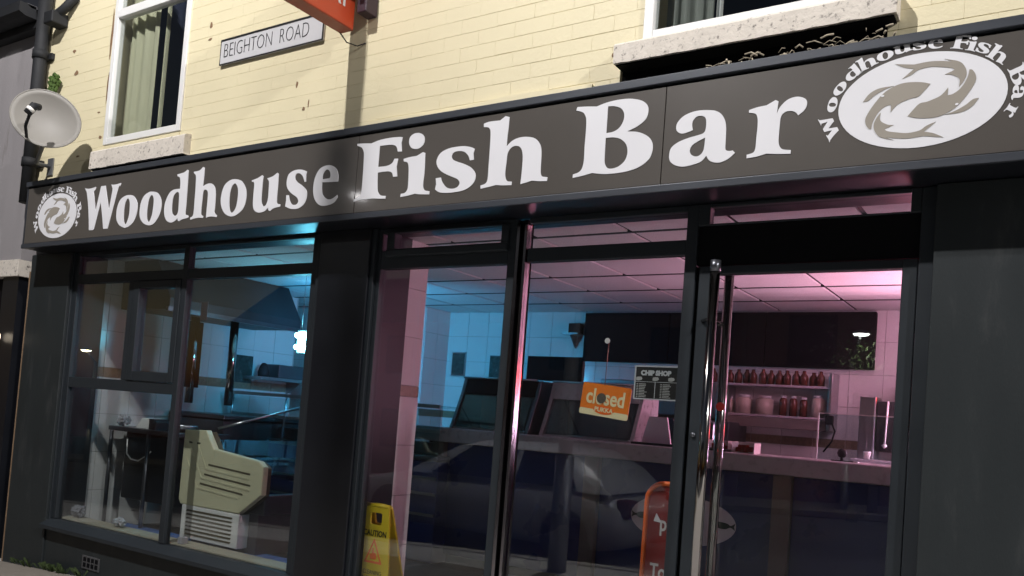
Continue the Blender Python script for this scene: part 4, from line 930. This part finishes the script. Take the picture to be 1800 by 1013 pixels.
b = B(); b.box(-1.2, -.4, 2.5, 2.68, FZ, 1.40, bev=.01); top(b.obj('side_counter', M['ctop']), 'pale side counter under the steel dispenser', 'side counter')
CM = empty('wall_phone', 'dark wall phone with curly cord hanging on the tiles right of the bottle shelf', 'phone', (-1.5, 3.0, 1.6))
b = B(); b.box(-1.52, -1.46, 3.14, 3.175, 1.63, 1.70, bev=.01); b.obj('handset', M['pipe'], CM)
b = B(); b.tube([(-1.47, 3.15, 1.64), (-1.44, 3.13, 1.58), (-1.46, 3.13, 1.50), (-1.52, 3.15, 1.42)], .007, 6); b.obj('cord', M['pipe'], CM)

# ------------------------------------------------------------------ things in the windows
CS = empty('closed_sign', 'orange closed sign hanging from a sucker hook inside the middle window', 'closed sign', (-1.86, .09, 1.52))
def rrect(x0, x1, z0, z1, r, n=5):
    out = []
    for (cx, cz, a0) in ((x1-r, z1-r, 0), (x0+r, z1-r, 90), (x0+r, z0+r, 180), (x1-r, z0+r, 270)):
        for k in range(n+1): a = math.radians(a0+90*k/n); out.append((cx+r*math.cos(a), cz+r*math.sin(a)))
    return out
cx, cz, tilt = -1.861, 1.615, math.radians(-5.5)
Rz = Matrix.Rotation(tilt, 4, 'Z')
def cart(n, me, m, dy, parent=CS, dx=0, dz=0):
    me.transform(Matrix.Translation((dx, dz, 0)))
    return art(n, me, m, parent, (cx, .09-dy, cz), FRONT, tilt)
cart('board', curve_mesh('board', [rrect(-.132, .132, -.078, .078, .010)], .0015), M['orange'], 0)
cart('cream_band', curve_mesh('cream_band', [rrect(-.132, .132, -.078, -.048, .009)], .0006), M['cream_print'], .0024)
cart('word', text_mesh('word', 'closed', .105, .0006, .0022, sx=.78), M['cream_print'], .0024, dx=.0, dz=.012)
el = [(.056*math.cos(k*.2618), .021*math.sin(k*.2618)) for k in range(24)]
cart('brand_oval', curve_mesh('brand_oval', [el], .0006), M['orange_f'], .0034, dx=.0, dz=-.046)
cart('brand_word', text_mesh('brand_word', 'PUKKA', .030, .0005, .001, sx=1.05), M['cream_print'], .0044, dx=0, dz=-.046)
def cyl_face(r): return [(r*math.cos(k*.2618), r*math.sin(k*.2618)) for k in range(24)]
cart('pie_picture', curve_mesh('pie_picture', [cyl_face(.025)], .0008), mat('pie_brown', (.10, .085, .065), .5, var=.6, scale=60), .0044, dx=-.021, dz=.010)
b = B(); b.tube([(-1.862, .088, 1.905), (-1.868, .088, 1.69)], .0022, 6); b.obj('cord', mat('copper_cord', (.35, .14, .12), .4, metal=.6), CS)
b = B(); b.lathe([(.014, 0), (.013, .006), (.005, .012), (.005, .018), (0, .02)], (-1.862, .0685, 1.907), 16, 'y'); b.obj('sucker_hook', M['tub'], CS)
MP = empty('menu_poster', 'black chip shop menu poster with white border stuck inside the window', 'poster', (-1.6, .075, 1.63))
bx('sheet', M['black_ink'], MP, -1.705, -1.49, .0705, .072, 1.632, 1.792)
b = B(); b.box(-1.705, -1.49, .0695, .0702, 1.786, 1.792).box(-1.705, -1.49, .0695, .0702, 1.632, 1.638).box(-1.705, -1.699, .0695, .0702, 1.638, 1.786).box(-1.699, -1.49, .0695, .0702, 1.715, 1.717).box(-1.600, -1.597, .0695, .0702, 1.640, 1.715); b.obj('border', M['signwhite'], MP)
art('heading', text_mesh('heading', 'CHIP SHOP', .030, .0003, .0022, sx=1.0), M['signwhite'], MP, (-1.598, .0700, 1.757))
b = B()
for cxx in (-1.668, -1.548):
    for i in range(9):
        z = 1.705-i*.0075; w = random.uniform(.028, .042); b.box(cxx-.024, cxx-.016, .0695, .0702, z-.0018, z+.0018); b.box(cxx-.012, cxx-.012+w, .0695, .0702, z-.0018, z+.0018)
b.obj('small_print', M['grey_print'], MP)
sh = []
for (xx_, s_) in ((-1.682, 1), (-1.598, 1.0), (-1.520, 1)):
    sh.append([(xx_+.017*s_*math.cos(k*.785)*(1+.25*math.sin(k*3)), 1.731+.010*math.sin(k*.785)*(1+.2*math.cos(k*5))) for k in range(8)])
art('illustration', curve_mesh('illustration', sh, .0003), M['grey_print'], MP, (0, .0700, 0))

CA = empty('caution_sign', 'yellow plastic caution cleaning in progress floor sign inside the window', 'caution sign', (-3.285, .15, FZ))
yb_ = .12
def cau(x0t, x1t, x0b, x1b, zt, zb_, y0, y1t, name):
    o_ = [(x0b, zb_, 1), (x0t, zt-.03, 1), (x0t+.012, zt-.004, 0), ((x0t+x1t)/2, zt+.006, 0), (x1t-.012, zt-.004, 0), (x1t, zt-.03, 1), (x1b, zb_, 1)]
    hx0, hx1 = x0t+.05, x1t-.05
    hole = rrect(hx0, hx1, zt-.115, zt-.045, .012)
    me = curve_mesh(name, [catmull(o_), hole], .006); return me
me = cau(-3.380, -3.192, -3.425, -3.148, .94, FZ, 0, 0, 'front_panel')
fp = art('front_panel', me, M['yellow'], CA, (0, yb_, 0))
me = cau(-3.380, -3.192, -3.425, -3.148, .94, FZ, 0, 0, 'rear_panel')
me.transform(Matrix.Translation((0, -.94, 0))); me.transform(FRONT); me.transform(Matrix.Rotation(math.radians(14), 4, 'X')); me.materials.append(M['yellow'])
ro = link('rear_panel', me); ro.location = (0, yb_+.02, .94); setp(ro, CA)
b = B(); b.tube([(-3.380, yb_+.002, .935), (-3.192, yb_+.002, .935)], .012, 10); b.obj('handle_roll', M['yellow'], CA)
for (t, z, s_, sx) in (('CAUTION', .775, .047, .82), ('CLEANING', .552, .036, .80), ('IN PROGRESS', .515, .036, .72)):
    art('lettering', text_mesh('lettering', t, s_, .0006, .0012 if t == 'CAUTION' else 0, sx=sx), M['black_ink'], CA, (-3.285, yb_-.0068, z))
tri = [(-3.448, .748), (-3.380, .605), (-3.516, .605)]; tin = [(-3.448, .726), (-3.398, .618), (-3.498, .618)]
art('warning_triangle', curve_mesh('warning_triangle', [tri, tin], .0006), M['orange_f'], CA, (.163, yb_-.0068, 0))
art('warning_figure', curve_mesh('warning_figure', [[(-3.470, .628), (-3.475, .655), (-3.460, .660), (-3.457, .69), (-3.448, .693), (-3.445, .665), (-3.433, .668), (-3.423, .645), (-3.429, .628)]], .0006), M['orange_f'], CA, (.163, yb_-.0068, 0))

AB = empty('pavement_sign', 'orange framed red pavement sign stored behind the window by the door', 'pavement sign', (-1.58, .33, FZ))
x0, x1, zt = -1.712, -1.452, 1.232
path = [(x0, .33, FZ), (x0, .33, zt-.10)]+[(x0+.09-.09*math.cos(a*math.pi/12), .33, zt-.09+.09*math.sin(a*math.pi/12)) for a in range(1, 7)]
path += [(x1-.09+.09*math.sin(a*math.pi/12), .33, zt-.09+.09*math.cos(a*math.pi/12)) for a in range(0, 7)]+[(x1, .33, FZ)]
b = B(); b.tube(path, .013, 12); b.obj('frame', M['orange_f'], AB)
pin = [(p[0]*1, p[2]) for p in path]; cxm = (x0+x1)/2
b = B(); b.prism([(cxm+(p[0]-cxm)*.93, p[1]-.008 if p[1] > .5 else p[1]+.12) for p in pin], 'y', .327, .333); b.obj('board', M['board_red'], AB)
art('lettering', text_mesh('lettering', 'pukka', .105, .0006, .002, sx=.72), M['grey_print'], AB, (-1.545, .3255, 1.035))
art('lettering', text_mesh('lettering', 'Today', .10, .0006, .002, sx=.72), M['grey_print'], AB, (-1.580, .3255, .80))
art('arrow', curve_mesh('arrow', [[(-1.655, 1.085), (-1.625, 1.04), (-1.668, 1.045)]], .0006), M['signwhite'], AB, (0, .3255, 0))
b = B()
for s_ in (x0, x1): b.tube([(s_, .34, .9), (s_, .50, FZ)], .012, 8)
b.obj('rear_legs', M['orange_f'], AB)
top(B().lathe([(.020, -.003), (.020, .003), (.012, .0035)], (-1.278, .068, 1.619), 24, 'y').obj('round_sticker', M['board_red']), 'round red sticker on the door glass beside the handle', 'sticker')

# ------------------------------------------------------------------ the street side, seen in reflections and giving the light
def street_lamp(x, y, zh, ax, ay, label, power, col=(1, .97, .97), r=.09, ztop=None, size=1.0, aim=None):
    g = gz(x)-.2
    L = empty('street_lamp', label, 'street lamp', (x, y, g), 'street lamps along the road')
    ztop = ztop or zh-.3
    b = B(); b.tube([(x, y, g), (x, y, g+1.2)], .085, 16); b.tube([(x, y, g+1.2), (x, y, ztop)], [.065, .055], 16); b.obj('post', M['pole'], L)
    b = B(); b.tube([(x, y, ztop-.02), (x+(ax-x)*.9, y+(ay-y)*.9, ztop+(zh-ztop)*.9)], .025, 10); b.obj('arm', M['pole'], L)
    d = Vector((ax-x, ay-y, 0)); d = d.normalized() if d.length > .01 else Vector((0, 1, 0))
    b = B(); b.lathe([(.001, .10), (.10, .07), (.17, .03), (.17, .012)], (ax, ay, zh+.02), 18); b.obj('lantern', M['pole'], L)
    b = B(); b.lathe([(.15, .0), (.12, -.03), (.001, -.05)], (ax, ay, zh+.03), 18); b.obj('lens', emis('street_lamp_glow', col, 30*size), L)
    if power:
        l = bpy.data.lights.new('glow', 'SPOT'); l.energy = power; l.color = col; l.shadow_soft_size = r
        l.spot_size = math.radians(152); l.spot_blend = .35
        o = bpy.data.objects.new('glow', l); COL.objects.link(o)
        o.rotation_euler = Vector(aim if aim else (0, 0, -1)).to_track_quat('-Z', 'Y').to_euler()
        o.parent = L; o.location = Vector((ax, ay, zh-.06))-wloc(L)
    return L
street_lamp(-3.705, -2.9, 7.75, -3.8, -4.2, 'galvanised street lamp with raked arm on the pavement outside the shop', LAMP_POWER, ztop=6.15, r=.07, aim=(0, .75, -.66))
street_lamp(-11.8, -9.2, 5.36, -11.09, -8.15, 'street lamp on the far side of the road', 30, size=3)
street_lamp(9.0, -2.9, 8.2, 9.0, -4.2, 'galvanised street lamp with raked arm further up the pavement', LAMP_POWER*2.1, ztop=6.4, r=.1, aim=(-.9, .35, -.4))
street_lamp(-3.6, -14.3, 3.55, -3.25, -13.2, 'low street lamp across the road beside the tree', 420, (1, 1, .95))
street_lamp(-28.6, -13.2, 2.66, -27.7, -12.3, 'distant street lamp far down the road', 0, (1, .80, .45), size=4.0)

# parked car
def car(x0, yc, L, label, m):
    x0 = x0+L; HS = .885
    g = gz(x0-L/2)-.17; C = empty('parked_car', label, 'car', (x0-L/2, yc, g))
    prof = [(0, .42, .86), (.05, .30, .95), (.30, .24, 1.0), (1.0, .22, 1.0), (2.0, .22, 1.0), (3.2, .22, 1.0), (3.85, .28, .98), (4.0, .38, .92)]
    top_ = [(0, .70), (.05, .78), (.30, .92), (.62, .98), (1.15, 1.0), (2.3, .96), (3.0, .93), (3.5, .84), (3.9, .68), (4.0, .55)]
    sc = -L/4.0
    def ht(x):
        for i in range(len(top_)-1):
            if top_[i][0] <= x <= top_[i+1][0]: t = (x-top_[i][0])/(top_[i+1][0]-top_[i][0]); return top_[i][1]*(1-t)+top_[i+1][1]*t
    def lo(x):
        for i in range(len(prof)-1):
            if prof[i][0] <= x <= prof[i+1][0]: t = (x-prof[i][0])/(prof[i+1][0]-prof[i][0]); return (prof[i][1]*(1-t)+prof[i+1][1]*t, prof[i][2]*(1-t)+prof[i+1][2]*t)
    b = B(); R_ = []; N = 40; hw = .86
    for i in range(N+1):
        x = 4.0*i/N; l, w = lo(x); h = ht(x); X = x0+x*sc
        sec = [(-hw*w*.9, l), (-hw*w, l+.12), (-hw*w*1.0, (l+h)/2), (-hw*w*.97, h-.12), (-hw*w*.90, h-.02), (-hw*w*.6, h), (hw*w*.6, h), (hw*w*.90, h-.02), (hw*w*.97, h-.12), (hw*w, (l+h)/2), (hw*w, l+.12), (hw*w*.9, l)]
        R_.append([b.b.verts.new((X, yc+a, g+z*HS)) for a, z in sec])
    for i in range(N):
        for k in range(12):
            f = b.b.faces.new((R_[i][k], R_[i][(k+1) % 12], R_[i+1][(k+1) % 12], R_[i+1][k])); f.smooth = True
    b.b.faces.new(R_[0]); b.b.faces.new(R_[-1][::-1]); b.obj('body', m, C)
    roof = [(.22, .93), (.50, 1.22), (.85, 1.41), (1.4, 1.47), (2.0, 1.44), (2.4, 1.34), (3.05, .95)]
    b = B(); R_ = []
    for (x, h) in roof:
        X = x0+x*sc; t = (h-.93)/.54; wt = .82-.20*t
        R_.append([b.b.verts.new((X, yc+s_*w, g+z*HS)) for s_, w, z in ((-1, .83, .92), (-1, wt, h-.04), (-1, wt-.10, h), (1, wt-.10, h), (1, wt, h-.04), (1, .83, .92))])
    for i in range(len(roof)-1):
        for k in range(5):
            f = b.b.faces.new((R_[i][k], R_[i+1][k], R_[i+1][k+1], R_[i][k+1])); f.smooth = True
    b.obj('cabin', m, C)
    for s_ in (1, -1):
        for (xa, xb_, xc, xd) in ((.62, 1.42, 1.40, .86), (1.50, 2.62, 2.12, 1.48)):
            b = B(); pts = [(xa, .96), (xb_, .95), (xc, 1.36), (xd, 1.35)]
            vs = [(x0+px_*sc, yc+s_*(.845-.195*((pz-.93)/.54)), g+pz*HS) for px_, pz in pts]
            b.poly(vs+[(v[0], v[1]-s_*.02, v[2]) for v in vs], [(0, 1, 2, 3), (7, 6, 5, 4), (0, 4, 5, 1), (1, 5, 6, 2), (2, 6, 7, 3), (3, 7, 4, 0)]); b.obj('side_window', M['cglass'], C)
    for xw in (.72, 3.25):
        for s_ in (1, -1):
            X = x0+xw*sc; Y = yc+s_*.76
            b = B(); b.lathe([(.20, -.1), (.30, -.1), (.315, -.06), (.315, .06), (.30, .1), (.20, .1)], (X, Y, g+.315), 28, 'y'); t = b.obj('wheel', M['rubber'], C)
            b = B(); b.lathe([(.02, .09*s_), (.06, .085*s_), (.19, .06*s_), (.205, .095*s_), (.205, .0)], (X, Y, g+.315), 28, 'y'); b.obj('rim', M['alloy'], t)
            b = B(); b.lathe([(.36, -.11*s_*0+.0), (.36, .105*s_), (0, .105*s_)], (X, yc+s_*.755, g+.33), 28, 'y'); b.obj('wheel_arch', M['rubber'], C) if False else b.b.free()
    for s_ in (1, -1):
        b = B(); b.box(x0+3.90*sc, x0+3.55*sc, yc+s_*.62-.13, yc+s_*.62+.13, g+.54, g+.68, bev=.04); b.obj('headlight', M['lens'], C)
        b = B(); b.box(x0+.16*sc, x0+.01, yc+s_*.66-.11, yc+s_*.66+.11, g+.58, g+.78, bev=.03); b.obj('tail_light', M['lampred'], C)
    return C
car(-7.70, -5.2, 3.95, 'silver hatchback parked at the kerb opposite the shop window', M['carp'])

# terrace across the road
for i, (x0, w) in enumerate(((-26, 7), (-19, 6), (-13, 6.5), (-6.5, 6), (-.5, 7))):
    H_ = empty('terraced_house', ['red brick terraced house furthest left across the road', 'red brick terraced house second from the left across the road', 'red brick terraced house in the middle across the road', 'red brick terraced house facing the shop', 'red brick terraced house furthest right across the road'][i], 'house', (x0+w/2, -18, gz(x0)-.3))
    g = gz(x0+w/2)-.5
    b = B(); b.box(x0, x0+w-.02, -22, -16.5, g, g+5.2); b.obj('wall', M['brickred'], H_)
    b = B(); b.prism([(-16.2, g+5.1), (-19.2, g+7.4), (-22.2, g+5.1)], 'x', x0, x0+w-.02); b.obj('roof', M['slate'], H_)
    for k in range(2):
        for z in (1.2, 3.5):
            xx_ = x0+1.0+k*3.0
            b = B(); b.box(xx_, xx_+1.1, -16.52, -16.46, g+z, g+z+1.2, bev=.01); f = b.obj('window', M['dkwood'], H_)
            b = B(); b.box(xx_+.06, xx_+1.04, -16.455, -16.45, g+z+.06, g+z+1.14); b.obj('pane', M['cglass'], f)
    b = B(); b.box(x0+2.3, x0+3.2, -16.52, -16.45, g+.1, g+2.1, bev=.01); b.obj('door', M['dkwood'], H_)
T = empty('roadside_tree', 'small leafy tree beside the far lamp across the road', 'tree', (-3.0, -13.9, gz(-3)-.1))
b = B(); b.tube([(-3.0, -13.9, gz(-3)-.1), (-3.02, -13.9, 1.6), (-3.1, -13.8, 2.3)], [.10, .07, .05], 10); b.tube([(-3.02, -13.9, 1.6), (-2.6, -13.7, 2.3)], [.05, .03], 8); b.tube([(-3.1, -13.8, 2.2), (-3.5, -14.0, 2.9)], [.045, .02], 8); b.obj('trunk', M['bark'], T)
b = B()
for i in range(1800):
    d = Vector((random.gauss(0, .42), random.gauss(0, .4), random.gauss(0, .42))); c = Vector((-3.05, -13.75, 2.85))+d
    a = Vector((random.gauss(0, 1), random.gauss(0, 1), random.gauss(0, 1))).normalized(); e = a.orthogonal().normalized(); s_ = random.uniform(.03, .06)
    b.poly([c+a*s_, c+e*s_*.6, c-a*s_, c-e*s_*.6], [(0, 1, 2, 3)])
me_ = bpy.data.meshes.new('crown'); b.b.to_mesh(me_); b.b.free(); setp(link('crown', me_, M['leaf']), T)
